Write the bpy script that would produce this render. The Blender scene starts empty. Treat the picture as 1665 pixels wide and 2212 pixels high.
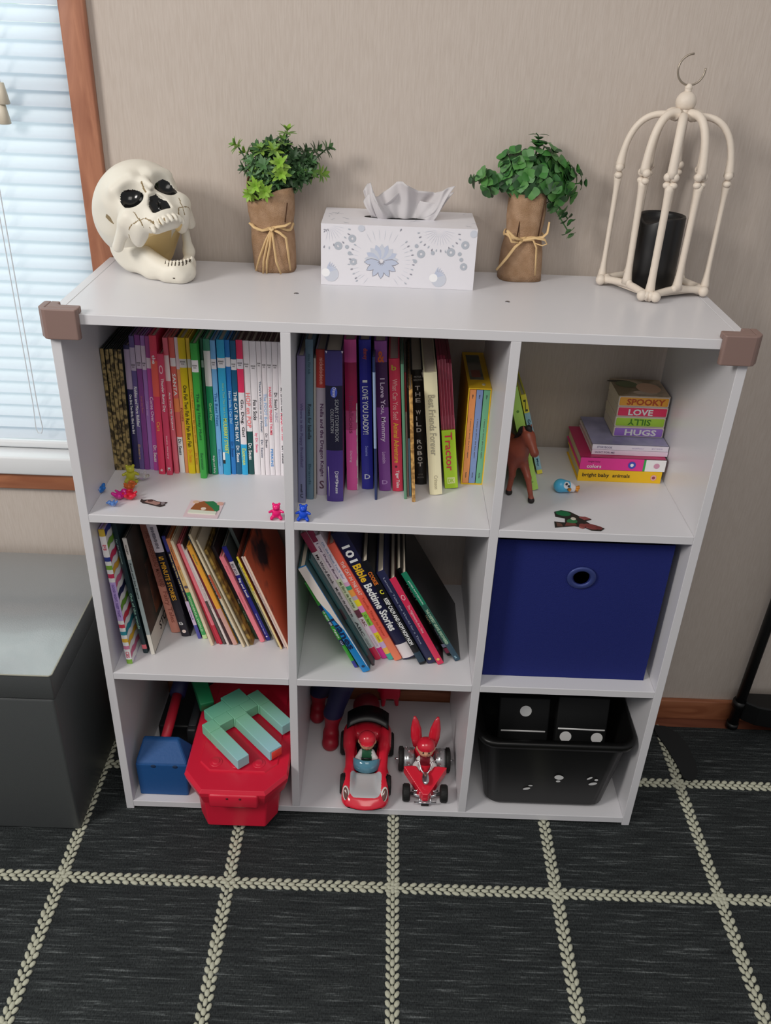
import bpy, bmesh, math, random
import numpy as np
from mathutils import Matrix, Vector, Euler
random.seed(7)
S = bpy.context.scene
C = S.collection
PI = math.pi

# ------------------------------------------------------------------ camera
cam = bpy.data.cameras.new('camera'); co = bpy.data.objects.new('camera', cam); C.objects.link(co); S.camera = co
F_PX = 1881.459
cam.sensor_fit = 'VERTICAL'; cam.sensor_height = 24.0; cam.lens = F_PX*24.0/2212.0; cam.clip_start = .02; cam.clip_end = 60
R = Matrix([[0.9992634, 0.0119125, 0.0364791], [0.0375092, -0.5039732, -0.8629045], [0.0081052, 0.8636372, -0.5040488]])
rx, ry, rz = Vector(R[0]), Vector(R[1]), Vector(R[2])
M = Matrix((rx, -ry, -rz)).transposed().to_4x4(); M.translation = Vector((.439444, -1.097851, 1.287715))
co.matrix_world = M

# ------------------------------------------------------------------ colour management
S.view_settings.view_transform = 'Standard'; S.view_settings.look = 'None'
S.view_settings.gamma = 1; S.view_settings.use_curve_mapping = False
S.view_settings.exposure = 0.0

# ------------------------------------------------------------------ world: bright day outside, soft room fill
w = bpy.data.worlds.new('daylight'); S.world = w; w.use_nodes = True
nt = w.node_tree; nt.nodes.clear()
wo = nt.nodes.new('ShaderNodeOutputWorld'); bg = nt.nodes.new('ShaderNodeBackground')
tc = nt.nodes.new('ShaderNodeTexCoord'); sep = nt.nodes.new('ShaderNodeSeparateXYZ')
nt.links.new(tc.outputs['Generated'], sep.inputs[0])
noi = nt.nodes.new('ShaderNodeTexNoise'); noi.inputs['Scale'].default_value = 26; noi.inputs['Detail'].default_value = 4
nt.links.new(tc.outputs['Generated'], noi.inputs['Vector'])
leaf = nt.nodes.new('ShaderNodeValToRGB')
leaf.color_ramp.elements[0].position = .42; leaf.color_ramp.elements[0].color = (.55, .72, .62, 1)
leaf.color_ramp.elements[1].position = .56; leaf.color_ramp.elements[1].color = (1.35, 1.28, 1.15, 1)
nt.links.new(noi.outputs['Fac'], leaf.inputs[0])
yr = nt.nodes.new('ShaderNodeMapRange'); yr.inputs['From Min'].default_value = .1; yr.inputs['From Max'].default_value = .5
nt.links.new(sep.outputs['Y'], yr.inputs['Value'])
mx = nt.nodes.new('ShaderNodeMix'); mx.data_type = 'RGBA'
nt.links.new(yr.outputs[0], mx.inputs['Factor']); mx.inputs[6].default_value = (.92, .93, .95, 1); nt.links.new(leaf.outputs[0], mx.inputs[7])
stg = nt.nodes.new('ShaderNodeMapRange'); stg.inputs['From Min'].default_value = .1; stg.inputs['From Max'].default_value = .5
stg.inputs['To Min'].default_value = .33; stg.inputs['To Max'].default_value = 1.25
nt.links.new(sep.outputs['Y'], stg.inputs['Value'])
nt.links.new(mx.outputs[2], bg.inputs['Color']); nt.links.new(stg.outputs[0], bg.inputs['Strength'])
nt.links.new(bg.outputs[0], wo.inputs[0])

# ------------------------------------------------------------------ lights
def area(name, loc, target, size, energy, col, sy=None):
    l = bpy.data.lights.new(name, 'AREA'); l.energy = energy; l.size = size; l.color = col
    if sy: l.shape = 'RECTANGLE'; l.size_y = sy
    o = bpy.data.objects.new(name, l); C.objects.link(o); o.location = loc
    d = Vector(target) - Vector(loc); o.rotation_euler = d.to_track_quat('-Z', 'Y').to_euler(); return o
area('room_window_light', (-1.35, -1.35, 2.05), (.45, .15, .75), .6, 33, (1, .955, .90))
area('ceiling_light', (.55, -1.5, 2.45), (.5, .1, .5), 1.1, 14, (1, .95, .88))
area('window_daylight', (-.55, .75, 1.2), (-.5, .2, 1.0), .9, 4.5, (.80, .90, 1.0), 1.3)

# ------------------------------------------------------------------ helpers
def s2l(c):
    return c/12.92 if c <= .04045 else ((c+.055)/1.055)**2.4
def hexc(h, g=1.0):
    h = h.lstrip('#'); v = [s2l(int(h[i:i+2], 16)/255)*g for i in (0, 2, 4)]
    return tuple(min(.92, max(.003, x)) for x in v)
MATS = {}
def mat(h, rough=.5, g=1.0, metal=0, bump=None, sss=0, trans=0, alpha=1, spec=.5, mottle=None, coat=0):
    key = (h, rough, g, metal, bump, sss, trans, alpha, spec, mottle, coat)
    if key in MATS: return MATS[key]
    m = bpy.data.materials.new('m_%s_%d' % (h.strip('#'), len(MATS))); m.use_nodes = True
    n = m.node_tree; b = n.nodes['Principled BSDF']; c = hexc(h, g)
    b.inputs['Base Color'].default_value = (*c, 1); b.inputs['Roughness'].default_value = rough
    b.inputs['Metallic'].default_value = metal; b.inputs['Specular IOR Level'].default_value = spec
    if coat: b.inputs['Coat Weight'].default_value = coat; b.inputs['Coat Roughness'].default_value = .1
    if trans: b.inputs['Transmission Weight'].default_value = trans; b.inputs['IOR'].default_value = 1.35
    if alpha < 1: b.inputs['Alpha'].default_value = alpha
    if sss: b.inputs['Subsurface Weight'].default_value = sss; b.inputs['Subsurface Radius'].default_value = (.01, .006, .004)
    if bump or mottle:
        t = n.nodes.new('ShaderNodeTexCoord')
    if bump:
        sc, st = bump
        q = n.nodes.new('ShaderNodeTexNoise'); q.inputs['Scale'].default_value = sc; q.inputs['Detail'].default_value = 3
        n.links.new(t.outputs['Object'], q.inputs['Vector'])
        bb = n.nodes.new('ShaderNodeBump'); bb.inputs['Strength'].default_value = st; bb.inputs['Distance'].default_value = .002
        n.links.new(q.outputs['Fac'], bb.inputs['Height']); n.links.new(bb.outputs[0], b.inputs['Normal'])
    if mottle:
        h2, sc, lo, hi = mottle
        q = n.nodes.new('ShaderNodeTexNoise'); q.inputs['Scale'].default_value = sc; q.inputs['Detail'].default_value = 4
        n.links.new(t.outputs['Object'], q.inputs['Vector'])
        oi = n.nodes.new('ShaderNodeObjectInfo'); sc_n = n.nodes.new('ShaderNodeVectorMath'); sc_n.operation = 'SCALE'; sc_n.inputs[0].default_value = (1, .7, 1.3); n.links.new(oi.outputs['Random'], sc_n.inputs['Scale'])
        va = n.nodes.new('ShaderNodeVectorMath'); n.links.new(t.outputs['Object'], va.inputs[0]); n.links.new(sc_n.outputs[0], va.inputs[1]); n.links.new(va.outputs[0], q.inputs['Vector'])
        r = n.nodes.new('ShaderNodeValToRGB'); r.color_ramp.elements[0].position = lo; r.color_ramp.elements[1].position = hi
        r.color_ramp.elements[0].color = (*hexc(h2, g), 1); r.color_ramp.elements[1].color = (*c, 1)
        n.links.new(q.outputs['Fac'], r.inputs[0]); n.links.new(r.outputs[0], b.inputs['Base Color'])
    MATS[key] = m; return m

def tag(o, label=None, cat=None, group=None, kind=None):
    if label: o['label'] = label
    if cat: o['category'] = cat
    if group: o['group'] = group
    if kind: o['kind'] = kind
    return o
def empty(name, loc=(0, 0, 0), rot=(0, 0, 0), **k):
    o = bpy.data.objects.new(name, None); o.empty_display_size = .02; C.objects.link(o); o.location = loc; o.rotation_euler = rot
    return tag(o, **k)
class MB:
    """collects shapes and links them as one mesh object"""
    def __init__(s): s.v = []; s.f = []; s.m = []; s.mats = []; s.sm = []
    def mi(s, m):
        if m not in s.mats: s.mats.append(m)
        return s.mats.index(m)
    def add(s, vs, fs, m, smooth=False, X=None):
        b = len(s.v); i = s.mi(m)
        for v in vs:
            v = Vector(v); s.v.append(tuple(X @ v) if X is not None else tuple(v))
        for f in fs: s.f.append([b+q for q in f]); s.m.append(i); s.sm.append(smooth)
        return s
    def box(s, x0, x1, y0, y1, z0, z1, m, X=None):
        vs = [(x, y, z) for z in (z0, z1) for y in (y0, y1) for x in (x0, x1)]
        return s.add(vs, [(0, 2, 3, 1), (4, 5, 7, 6), (0, 1, 5, 4), (1, 3, 7, 5), (3, 2, 6, 7), (2, 0, 4, 6)], m, False, X)
    def rbox(s, x0, x1, y0, y1, z0, z1, m, r=.003, seg=2, X=None, smooth=True):
        bm = bmesh.new(); bmesh.ops.create_cube(bm, size=1)
        for v in bm.verts: v.co = Vector(((x0+x1)/2+v.co.x*(x1-x0), (y0+y1)/2+v.co.y*(y1-y0), (z0+z1)/2+v.co.z*(z1-z0)))
        bmesh.ops.bevel(bm, geom=bm.edges[:], offset=r, segments=seg, affect='EDGES', profile=.5)
        bm.verts.index_update(); s.add([v.co[:] for v in bm.verts], [[v.index for v in f.verts] for f in bm.faces], m, smooth, X); bm.free(); return s
    def tube(s, pts, rad, m, n=10, caps=True, X=None, flat=1.0):
        pts = [Vector(p) for p in pts]
        if not hasattr(rad, '__len__'): rad = [rad]*len(pts)
        vs = []; fs = []; prev = None
        for i, p in enumerate(pts):
            d = (pts[min(i+1, len(pts)-1)] - pts[max(i-1, 0)]).normalized()
            if prev is None:
                a = d.orthogonal().normalized()
            else:
                a = (prev - d*prev.dot(d)).normalized()
            prev = a; b = d.cross(a)
            for k in range(n):
                t = 2*PI*k/n; vs.append(p + (a*math.cos(t) + b*math.sin(t)*flat)*rad[i])
        for i in range(len(pts)-1):
            for k in range(n): fs.append((i*n+k, i*n+(k+1) % n, (i+1)*n+(k+1) % n, (i+1)*n+k))
        if caps: fs.append(tuple(range(n))[::-1]); fs.append(tuple((len(pts)-1)*n+k for k in range(n)))
        return s.add(vs, fs, m, True, X)
    def lathe(s, prof, m, n=32, c=(0, 0, 0), X=None, smooth=True):
        vs = []; fs = []
        for r, z in prof:
            for k in range(n): vs.append((c[0]+r*math.cos(2*PI*k/n), c[1]+r*math.sin(2*PI*k/n), c[2]+z))
        for i in range(len(prof)-1):
            for k in range(n): fs.append((i*n+k, i*n+(k+1) % n, (i+1)*n+(k+1) % n, (i+1)*n+k))
        if prof[0][0] > 1e-5: fs.append(tuple(range(n))[::-1])
        if prof[-1][0] > 1e-5: fs.append(tuple((len(prof)-1)*n+k for k in range(n)))
        return s.add(vs, fs, m, smooth, X)
    def ball(s, c, r, m, n=12, X=None):
        if not hasattr(r, '__len__'): r = (r, r, r)
        vs = [(c[0], c[1], c[2]-r[2])]; fs = []
        for i in range(1, n):
            a = -PI/2+PI*i/n
            for k in range(2*n): vs.append((c[0]+r[0]*math.cos(a)*math.cos(PI*k/n), c[1]+r[1]*math.cos(a)*math.sin(PI*k/n), c[2]+r[2]*math.sin(a)))
        vs.append((c[0], c[1], c[2]+r[2])); L = 2*n
        for k in range(L): fs.append((0, 1+(k+1) % L, 1+k))
        for i in range(n-2):
            for k in range(L): fs.append((1+i*L+k, 1+i*L+(k+1) % L, 1+(i+1)*L+(k+1) % L, 1+(i+1)*L+k))
        t = len(vs)-1
        for k in range(L): fs.append((t, 1+(n-2)*L+k, 1+(n-2)*L+(k+1) % L))
        return s.add(vs, fs, m, True, X)
    def prism(s, poly, z0, z1, m, X=None, smooth=False):
        n = len(poly); vs = [(x, y, z0) for x, y in poly]+[(x, y, z1) for x, y in poly]
        fs = [tuple(range(n))[::-1], tuple(range(n, 2*n))]+[(i, (i+1) % n, n+(i+1) % n, n+i) for i in range(n)]
        return s.add(vs, fs, m, smooth, X)
    def loft(s, rings, m, X=None, smooth=True, caps=True):
        n = len(rings[0]); vs = [p for r in rings for p in r]; fs = []
        for i in range(len(rings)-1):
            for k in range(n): fs.append((i*n+k, i*n+(k+1) % n, (i+1)*n+(k+1) % n, (i+1)*n+k))
        if caps: fs.append(tuple(range(n))[::-1]); fs.append(tuple((len(rings)-1)*n+k for k in range(n)))
        return s.add(vs, fs, m, smooth, X)
    def build(s, name, parent=None, loc=None, fix=False, bevel=None):
        me = bpy.data.meshes.new(name); me.from_pydata(s.v, [], s.f)
        for m in s.mats: me.materials.append(m)
        me.polygons.foreach_set('material_index', s.m); me.polygons.foreach_set('use_smooth', s.sm)
        if fix:
            bm = bmesh.new(); bm.from_mesh(me); bmesh.ops.recalc_face_normals(bm, faces=bm.faces[:]); bm.to_mesh(me); bm.free()
        me.update()
        o = bpy.data.objects.new(name, me); C.objects.link(o)
        if parent: o.parent = parent
        if loc: o.location = loc
        if bevel:
            bv = o.modifiers.new('bevel', 'BEVEL'); bv.width = bevel; bv.segments = 2; bv.limit_method = 'ANGLE'; bv.harden_normals = False
        return o

TXT = {}
def text_geo(t, bold=0.0):
    k = (t, bold)
    if k in TXT: return TXT[k]
    cu = bpy.data.curves.new('t', 'FONT'); cu.body = t; cu.resolution_u = 2; cu.offset = bold
    ob = bpy.data.objects.new('t', cu); me = bpy.data.meshes.new_from_object(ob)
    vs = np.array([v.co[:] for v in me.vertices]) if len(me.vertices) else np.zeros((0, 3))
    fs = [tuple(p.vertices) for p in me.polygons]
    bpy.data.objects.remove(ob); bpy.data.meshes.remove(me)
    if len(vs):
        lo = vs.min(0); hi = vs.max(0)
        vs = (vs-lo)/np.maximum(hi-lo, 1e-6)
    TXT[k] = (vs, fs); return TXT[k]
def put_text(mb, t, o, ux, uy, lw, lh, m, bold=.020):
    """text in the rectangle at corner o, along ux for lw and up uy for lh"""
    vs, fs = text_geo(t, bold); o = Vector(o); ux = Vector(ux).normalized(); uy = Vector(uy).normalized()
    mb.add([o+ux*(v[0]*lw)+uy*(v[1]*lh) for v in vs], fs, m)

# --------------------------- implicit surfaces (surface nets)
def ln(v): return np.sqrt((v*v).sum(-1))
def sph(P, c, r): return ln(P-np.array(c))-r
def ell(P, c, r):
    q = P-np.array(c); r = np.array(r, float); a = ln(q/r); b = ln(q/(r*r)); return a*(a-1)/np.maximum(b, 1e-9)
def cap(P, a, b, ra, rb=None):
    rb = ra if rb is None else rb; a = np.array(a, float); b = np.array(b, float); d = b-a
    h = np.clip(((P-a)@d)/(d@d), 0, 1); return ln(P-a-h[..., None]*d)-(ra+(rb-ra)*h)
def bx(P, c, h, r=0.0):
    q = np.abs(P-np.array(c))-np.array(h)+r; return ln(np.maximum(q, 0))+np.minimum(q.max(-1), 0)-r
def smin(a, b, k=.006):
    h = np.clip(.5+.5*(b-a)/k, 0, 1); return b+(a-b)*h-k*h*(1-h)
def ssub(a, b, k=.004): return -smin(-a, b, k)
def rotp(P, c, R_):
    return (P-np.array(c))@np.array(R_)
def snet(f, lo, hi, h):
    lo = np.array(lo, float); hi = np.array(hi, float); n = np.ceil((hi-lo)/h).astype(int)+1
    ax = [lo[i]+h*np.arange(n[i]) for i in range(3)]
    G = np.stack(np.meshgrid(*ax, indexing='ij'), -1); V = f(G); I = V < 0
    pos = np.zeros((n[0]-1, n[1]-1, n[2]-1, 3)); cnt = np.zeros((n[0]-1, n[1]-1, n[2]-1))
    cs = n-1
    for a in range(3):
        b, c = [q for q in range(3) if q != a]
        s0 = [slice(None)]*3; s1 = [slice(None)]*3; s0[a] = slice(0, -1); s1[a] = slice(1, None)
        v0 = V[tuple(s0)]; v1 = V[tuple(s1)]; cr = (v0 < 0) != (v1 < 0)
        t = np.where(cr, v0/np.where(cr, v0-v1, 1), 0); p = G[tuple(s0)].copy(); p[..., a] += t*h
        for db in (0, 1):
            for dc in (0, 1):
                sl = [slice(None)]*3; sl[b] = slice(db, db+cs[b]); sl[c] = slice(dc, dc+cs[c]); sl = tuple(sl)
                cc = cr[sl]; pos += p[sl]*cc[..., None]; cnt += cc
    act = cnt > 0; idx = -np.ones(cnt.shape, int); idx[act] = np.arange(act.sum()); vs = pos[act]/cnt[act][:, None]
    fs = []
    for a in range(3):
        b, c = [(1, 2), (2, 0), (0, 1)][a]
        s0 = [slice(None)]*3; s1 = [slice(None)]*3; s0[a] = slice(0, -1); s1[a] = slice(1, None)
        i0 = I[tuple(s0)]; i1 = I[tuple(s1)]; cr = np.argwhere(i0 != i1)
        ok = (cr[:, b] > 0) & (cr[:, c] > 0) & (cr[:, b] < cs[b]) & (cr[:, c] < cs[c]); cr = cr[ok]
        e = []
        for db, dc in ((-1, -1), (0, -1), (0, 0), (-1, 0)):
            q = cr.copy(); q[:, b] += db; q[:, c] += dc; e.append(idx[q[:, 0], q[:, 1], q[:, 2]])
        e = np.stack(e, 1); fl = ~i0[cr[:, 0], cr[:, 1], cr[:, 2]]; e[fl] = e[fl][:, ::-1]; fs.append(e)
    return vs, np.concatenate(fs)
def sdf_obj(name, f, lo, hi, h, mats, pick=None, parent=None, X=None):
    vs, fs = snet(f, lo, hi, h); me = bpy.data.meshes.new(name)
    cen = vs[fs].mean(1)
    vv = vs if X is None else (np.c_[vs, np.ones(len(vs))]@np.array(X).T)[:, :3]
    me.from_pydata(vv.tolist(), [], fs.tolist())
    for m in mats: me.materials.append(m)
    if pick is not None: me.polygons.foreach_set('material_index', pick(cen).astype(np.int32))
    me.polygons.foreach_set('use_smooth', [True]*len(fs)); me.update()
    o = bpy.data.objects.new(name, me); C.objects.link(o)
    if parent: o.parent = parent
    return o
def tree_copy(o, parent=None, mats=None):
    c = o.copy(); C.objects.link(c); c.parent = parent
    for ch in [q for q in bpy.data.objects if q.parent == o]: tree_copy(ch, c)
    return c

# ------------------------------------------------------------------ the setting
WALL_Y = .303
def node_mat(name):
    m = bpy.data.materials.new(name); m.use_nodes = True; return m, m.node_tree, m.node_tree.nodes['Principled BSDF']
def N(nt, t, **k):
    n = nt.nodes.new(t)
    for a, b in k.items():
        if a in n.inputs: n.inputs[a].default_value = b
        else: setattr(n, a, b)
    return n
# papered wall: fine vertical weave
wallm, n, b = node_mat('wallpaper')
t = N(n, 'ShaderNodeTexCoord'); mp = N(n, 'ShaderNodeMapping'); mp.inputs['Scale'].default_value = (420, 420, 36)
n.links.new(t.outputs['Object'], mp.inputs[0]); q = N(n, 'ShaderNodeTexNoise', Scale=1.0, Detail=3.0); n.links.new(mp.outputs[0], q.inputs['Vector'])
r = N(n, 'ShaderNodeValToRGB'); r.color_ramp.elements[0].position = .3; r.color_ramp.elements[1].position = .75
r.color_ramp.elements[0].color = (*hexc('#bfb3a9'), 1); r.color_ramp.elements[1].color = (*hexc('#c8bdb4'), 1)
n.links.new(q.outputs['Fac'], r.inputs[0]); n.links.new(r.outputs[0], b.inputs['Base Color']); b.inputs['Roughness'].default_value = .75
bb = N(n, 'ShaderNodeBump', Strength=.35, Distance=.0008); n.links.new(q.outputs['Fac'], bb.inputs['Height']); n.links.new(bb.outputs[0], b.inputs['Normal'])
# stained wood
def wood(name, c1, c2, sc):
    m, n, b = node_mat(name)
    t = N(n, 'ShaderNodeTexCoord'); mp = N(n, 'ShaderNodeMapping'); mp.inputs['Scale'].default_value = sc
    n.links.new(t.outputs['Object'], mp.inputs[0]); q = N(n, 'ShaderNodeTexNoise', Scale=3.0, Detail=5.0, Distortion=1.2); n.links.new(mp.outputs[0], q.inputs['Vector'])
    r = N(n, 'ShaderNodeValToRGB'); r.color_ramp.elements[0].position = .35; r.color_ramp.elements[1].position = .68
    r.color_ramp.elements[0].color = (*hexc(c1), 1); r.color_ramp.elements[1].color = (*hexc(c2), 1)
    n.links.new(q.outputs['Fac'], r.inputs[0]); n.links.new(r.outputs[0], b.inputs['Base Color']); b.inputs['Roughness'].default_value = .42
    return m
trimw = wood('stained_trim', '#96604a', '#b98064', (14, 14, 2.2))
trimh = wood('stained_trim_h', '#8e5438', '#b07250', (2.2, 14, 14))
floorw = wood('floor_wood', '#6e4030', '#85523e', (2, 20, 20))

WX0, WX1, WZ0, WZ1 = -1.0, -.027, .556, 1.75
WT = .1
mb = MB()
mb.box(WX1, 3.0, WALL_Y, WALL_Y+WT, -.01, 2.5, wallm); mb.box(-2.6, WX0, WALL_Y, WALL_Y+WT, -.01, 2.5, wallm)
mb.box(WX0, WX1, WALL_Y, WALL_Y+WT, -.01, WZ0, wallm); mb.box(WX0, WX1, WALL_Y, WALL_Y+WT, WZ1, 2.5, wallm)
tag(mb.build('wall_back'), kind='structure')
tag(MB().box(-2.6, 3.0, -3.2, WALL_Y+WT, -.06, -.0065, floorw).build('floor'), kind='structure')
bb_ = MB(); bb_.rbox(-2.5, 3.0, WALL_Y-.0115, WALL_Y, -.0065, .043, trimh, .002)
tag(bb_.build('baseboard_back'), kind='structure')
cs = MB(); cs.rbox(-.031, .006, WALL_Y-.013, WALL_Y+.001, .5, 1.80, trimw, .003); cs.rbox(-.027, -.024, WALL_Y-.003, WALL_Y+.05, .5675, 1.75, trimw, .001)
tag(cs.build('trim_1'), kind='structure')
cs = MB(); cs.rbox(-1.03, -.0315, WALL_Y-.013, WALL_Y+.001, .497, .531, trimh, .003)
tag(cs.build('trim_2'), kind='structure')
cs = MB(); cs.rbox(-1.03, -.0315, WALL_Y-.013, WALL_Y+.001, 1.75, 1.80, trimh, .003)
tag(cs.build('trim_3'), kind='structure')
# window: white frame, sill, glass
white = mat('#e2e4e6', .35)
wroot = empty('window_1', (-.5, WALL_Y, .53)); tag(wroot, kind='structure')
def child(mb, name, par, **k):
    o = mb.build(name, None, **k); o.parent = par; o.matrix_parent_inverse = Matrix.Translation(par.location).inverted() if par.rotation_euler[:] == (0, 0, 0) else par.matrix_world.inverted(); return o
m_ = MB(); m_.rbox(WX0-.02, -.0315, WALL_Y-.022, WALL_Y+.06, .531, .567, white, .004); child(m_, 'window_sill', wroot)
m_ = MB(); m_.rbox(WX0, -.0275, WALL_Y+.045, WALL_Y+.085, .567, .60, white, .004); m_.rbox(WX0, -.0275, WALL_Y+.045, WALL_Y+.085, 1.71, 1.75, white, .004)
m_.rbox(WX0, WX0+.035, WALL_Y+.045, WALL_Y+.085, .59, 1.72, white, .004); m_.rbox(-.052, -.0275, WALL_Y+.045, WALL_Y+.085, .59, 1.72, white, .004)
m_.rbox(WX0, -.0275, WALL_Y+.055, WALL_Y+.083, 1.13, 1.165, white, .004); child(m_, 'window_frame', wroot)
gl = bpy.data.materials.new('window_glass'); gl.use_nodes = True; n = gl.node_tree; n.nodes.clear()
o_ = n.nodes.new('ShaderNodeOutputMaterial'); tr = n.nodes.new('ShaderNodeBsdfTransparent'); gs = n.nodes.new('ShaderNodeBsdfGlossy'); gs.inputs['Roughness'].default_value = .02
mi = n.nodes.new('ShaderNodeMixShader'); mi.inputs[0].default_value = .06; tr.inputs[0].default_value = (.96, .98, .97, 1)
n.links.new(tr.outputs[0], mi.inputs[1]); n.links.new(gs.outputs[0], mi.inputs[2]); n.links.new(mi.outputs[0], o_.inputs[0])
m_ = MB(); m_.box(WX0+.03, -.05, WALL_Y+.068, WALL_Y+.072, .59, 1.72, gl); child(m_, 'pane', wroot)

# venetian blind
slm = bpy.data.materials.new('blind_slat'); slm.use_nodes = True; n = slm.node_tree; b = n.nodes['Principled BSDF']
b.inputs['Base Color'].default_value = (.8, .83, .86, 1); b.inputs['Roughness'].default_value = .4
tl = N(n, 'ShaderNodeBsdfTranslucent'); tl.inputs[0].default_value = (.72, .82, .95, 1); mi = N(n, 'ShaderNodeMixShader'); mi.inputs[0].default_value = .5
n.links.new(b.outputs[0], mi.inputs[1]); n.links.new(tl.outputs[0], mi.inputs[2]); n.links.new(mi.outputs[0], n.nodes['Material Output'].inputs[0])
bl = empty('window_blind', (-.5, .32, 1.7), label='white slatted venetian blind hanging in the window', cat='blind')
m_ = MB(); z = .597; k = 0
while z < 1.70:
    a = math.radians(57 if z > .97 else 46); hw = .0127; vs = []; yc = .326
    for x in (WX0+.012, -.033):
        for s_ in np.linspace(-1, 1, 5):
            bow = .0014*(1-s_*s_)
            vs.append((x, yc-math.cos(a)*hw*s_*-1+bow*.5, z+math.sin(a)*hw*s_+bow))
    # room-side edge down
    fs = [(i, i+1, i+6, i+5) for i in range(4)]
    m_.add(vs, fs, slm, True); z += .0220; k += 1
o = m_.build('slats'); o.parent = bl; o.location = (.5, -.32, -1.7)
m_ = MB(); m_.rbox(WX0+.01, -.032, .314, .338, .5695, .5835, white, .004); o = m_.build('bottom_rail', bl); o.location = (.5, -.32, -1.7)
m_ = MB(); m_.rbox(WX0+.01, -.032, .308, .343, 1.705, 1.745, white, .004); o = m_.build('headrail', bl); o.location = (.5, -.32, -1.7)
cordm = mat('#d5d9de', .6)
for x in (-.30, -.62, -.92):
    m_ = MB(); m_.tube([(x, .311, 1.70), (x, .311, .61)], .0007, cordm, 6); o = m_.build('ladder_cord', bl); o.location = (.5, -.32, -1.7)
m_ = MB(); pts = [(-.172, .306, 1.70), (-.1705, .306, 1.0), (-.171, .305, .66), (-.173, .304, .615), (-.170, .303, .606), (-.164, .303, .606), (-.161, .304, .615), (-.1635, .305, .66), (-.163, .306, 1.0), (-.162, .306, 1.70)]
m_.tube(pts, .0009, cordm, 6); o = m_.build('pull_cord', bl); o.location = (.5, -.32, -1.7)
tasm = mat('#cfc6b4', .5)
for x, z in ((-.134, 1.148), (-.137, 1.121)):
    m_ = MB(); m_.lathe([(.0035, .028), (.005, .0275), (.0095, 0), (.008, -.001)], tasm, 16, (x, .305, z-.008)); m_.tube([(x, .305, z+.018), (x-.004, .306, 1.70)], .0007, cordm, 6)
    o = m_.build('cord_tassel', bl); o.location = (.5, -.32, -1.7)

# ------------------------------------------------------------------ rug
rm, n, b = node_mat('rug_weave')
t = N(n, 'ShaderNodeTexCoord')
mp = N(n, 'ShaderNodeMapping'); mp.inputs['Scale'].default_value = (11, 210, 1); n.links.new(t.outputs['Object'], mp.inputs[0])
q = N(n, 'ShaderNodeTexNoise', Scale=1.0, Detail=6.0, Roughness=.72); n.links.new(mp.outputs[0], q.inputs['Vector'])
r = N(n, 'ShaderNodeValToRGB'); e = r.color_ramp.elements; e[0].position = .34; e[0].color = (*hexc('#222527'), 1); e[1].position = .80; e[1].color = (*hexc('#8f9596'), 1)
e2 = r.color_ramp.elements.new(.56); e2.color = (*hexc('#363a3b'), 1)
n.links.new(q.outputs['Fac'], r.inputs[0])
mp2 = N(n, 'ShaderNodeMapping'); mp2.inputs['Scale'].default_value = (520, 230, 1); n.links.new(t.outputs['Object'], mp2.inputs[0])
ck = N(n, 'ShaderNodeTexNoise', Scale=1.0, Detail=1.0); n.links.new(mp2.outputs[0], ck.inputs['Vector'])
mul = N(n, 'ShaderNodeMix', data_type='RGBA', blend_type='OVERLAY'); mul.inputs['Factor'].default_value = .95
n.links.new(r.outputs[0], mul.inputs[6]); n.links.new(ck.outputs['Fac'], mul.inputs[7]); n.links.new(mul.outputs[2], b.inputs['Base Color'])
b.inputs['Roughness'].default_value = .9; b.inputs['Specular IOR Level'].default_value = .15
bb = N(n, 'ShaderNodeBump', Strength=.6, Distance=.001); n.links.new(ck.outputs['Fac'], bb.inputs['Height']); n.links.new(bb.outputs[0], b.inputs['Normal'])
rug = empty('rug', (.5, -.6, -.006), label='dark charcoal woven rug with a grid of cream braided lines', cat='rug')
m_ = MB(); m_.rbox(-1.2, 1.9, -2.2, .262, -.0063, -.0003, rm, .002); o = m_.build('rug_weave', rug); o.location = (-.5, .6, .006)
brm = mat('#bdbeab', .85, bump=(500, .4))
bead = MB(); bead.ball((0, 0, 0), (1, 1, 1), brm, 4)
def braid(axis, c, a0, a1, skip):
    mb = MB(); s_ = a0; i = 0; pit = .0142
    while s_ < a1:
        for k, off in enumerate((-.0068, 0, .0068)):
            ss = s_+(pit/2 if k == 1 else 0)
            if any(abs(ss-u) < .004 and False for u in skip): continue
            ang = (.42 if k == 0 else -.42 if k == 2 else 0)
            if axis == 'x': p = (ss, c+off, .0008); rot = -ang
            else: p = (c+off, ss, .0008); rot = PI/2+ang
            X = Matrix.Translation(p) @ Matrix.Rotation(rot+random.uniform(-.12, .12), 4, 'Z') @ Matrix.Diagonal((.0070*random.uniform(.9, 1.1), .0041*random.uniform(.9, 1.1), .0026, 1))
            mb.add(bead.v, bead.f, brm, True, X)
        s_ += pit
    o = mb.build('braided_line', rug); o.location = (-.5, .6, .006)
gx = [-.352, -.0695, .2105, .4875, .7640, 1.0420, 1.32]; gy = [-.670, -.4130, -.1485, .1040]
for x in gx: braid('y', x, -.8, .255, gy)
for y in gy: braid('x', y, -.5, 1.45, gx)
# black mat lying on the rug by the case
mm = mat('#15181a', .8)
poly = [(1.030, .258), (1.055, .255), (1.076, .235), (1.087, .205), (1.089, .150), (1.084, .126), (1.074, .1120), (1.062, .108), (1.053, .115), (1.050, .15), (1.040, .2), (1.030, .235)]
m_ = MB(); m_.prism(poly[::-1], .0032, .0062, mm); m_.build('black_mat', fix=True)
tag(bpy.data.objects['black_mat'], 'thin black flap of matting lying on the rug right of the bookcase', 'mat')

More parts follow.
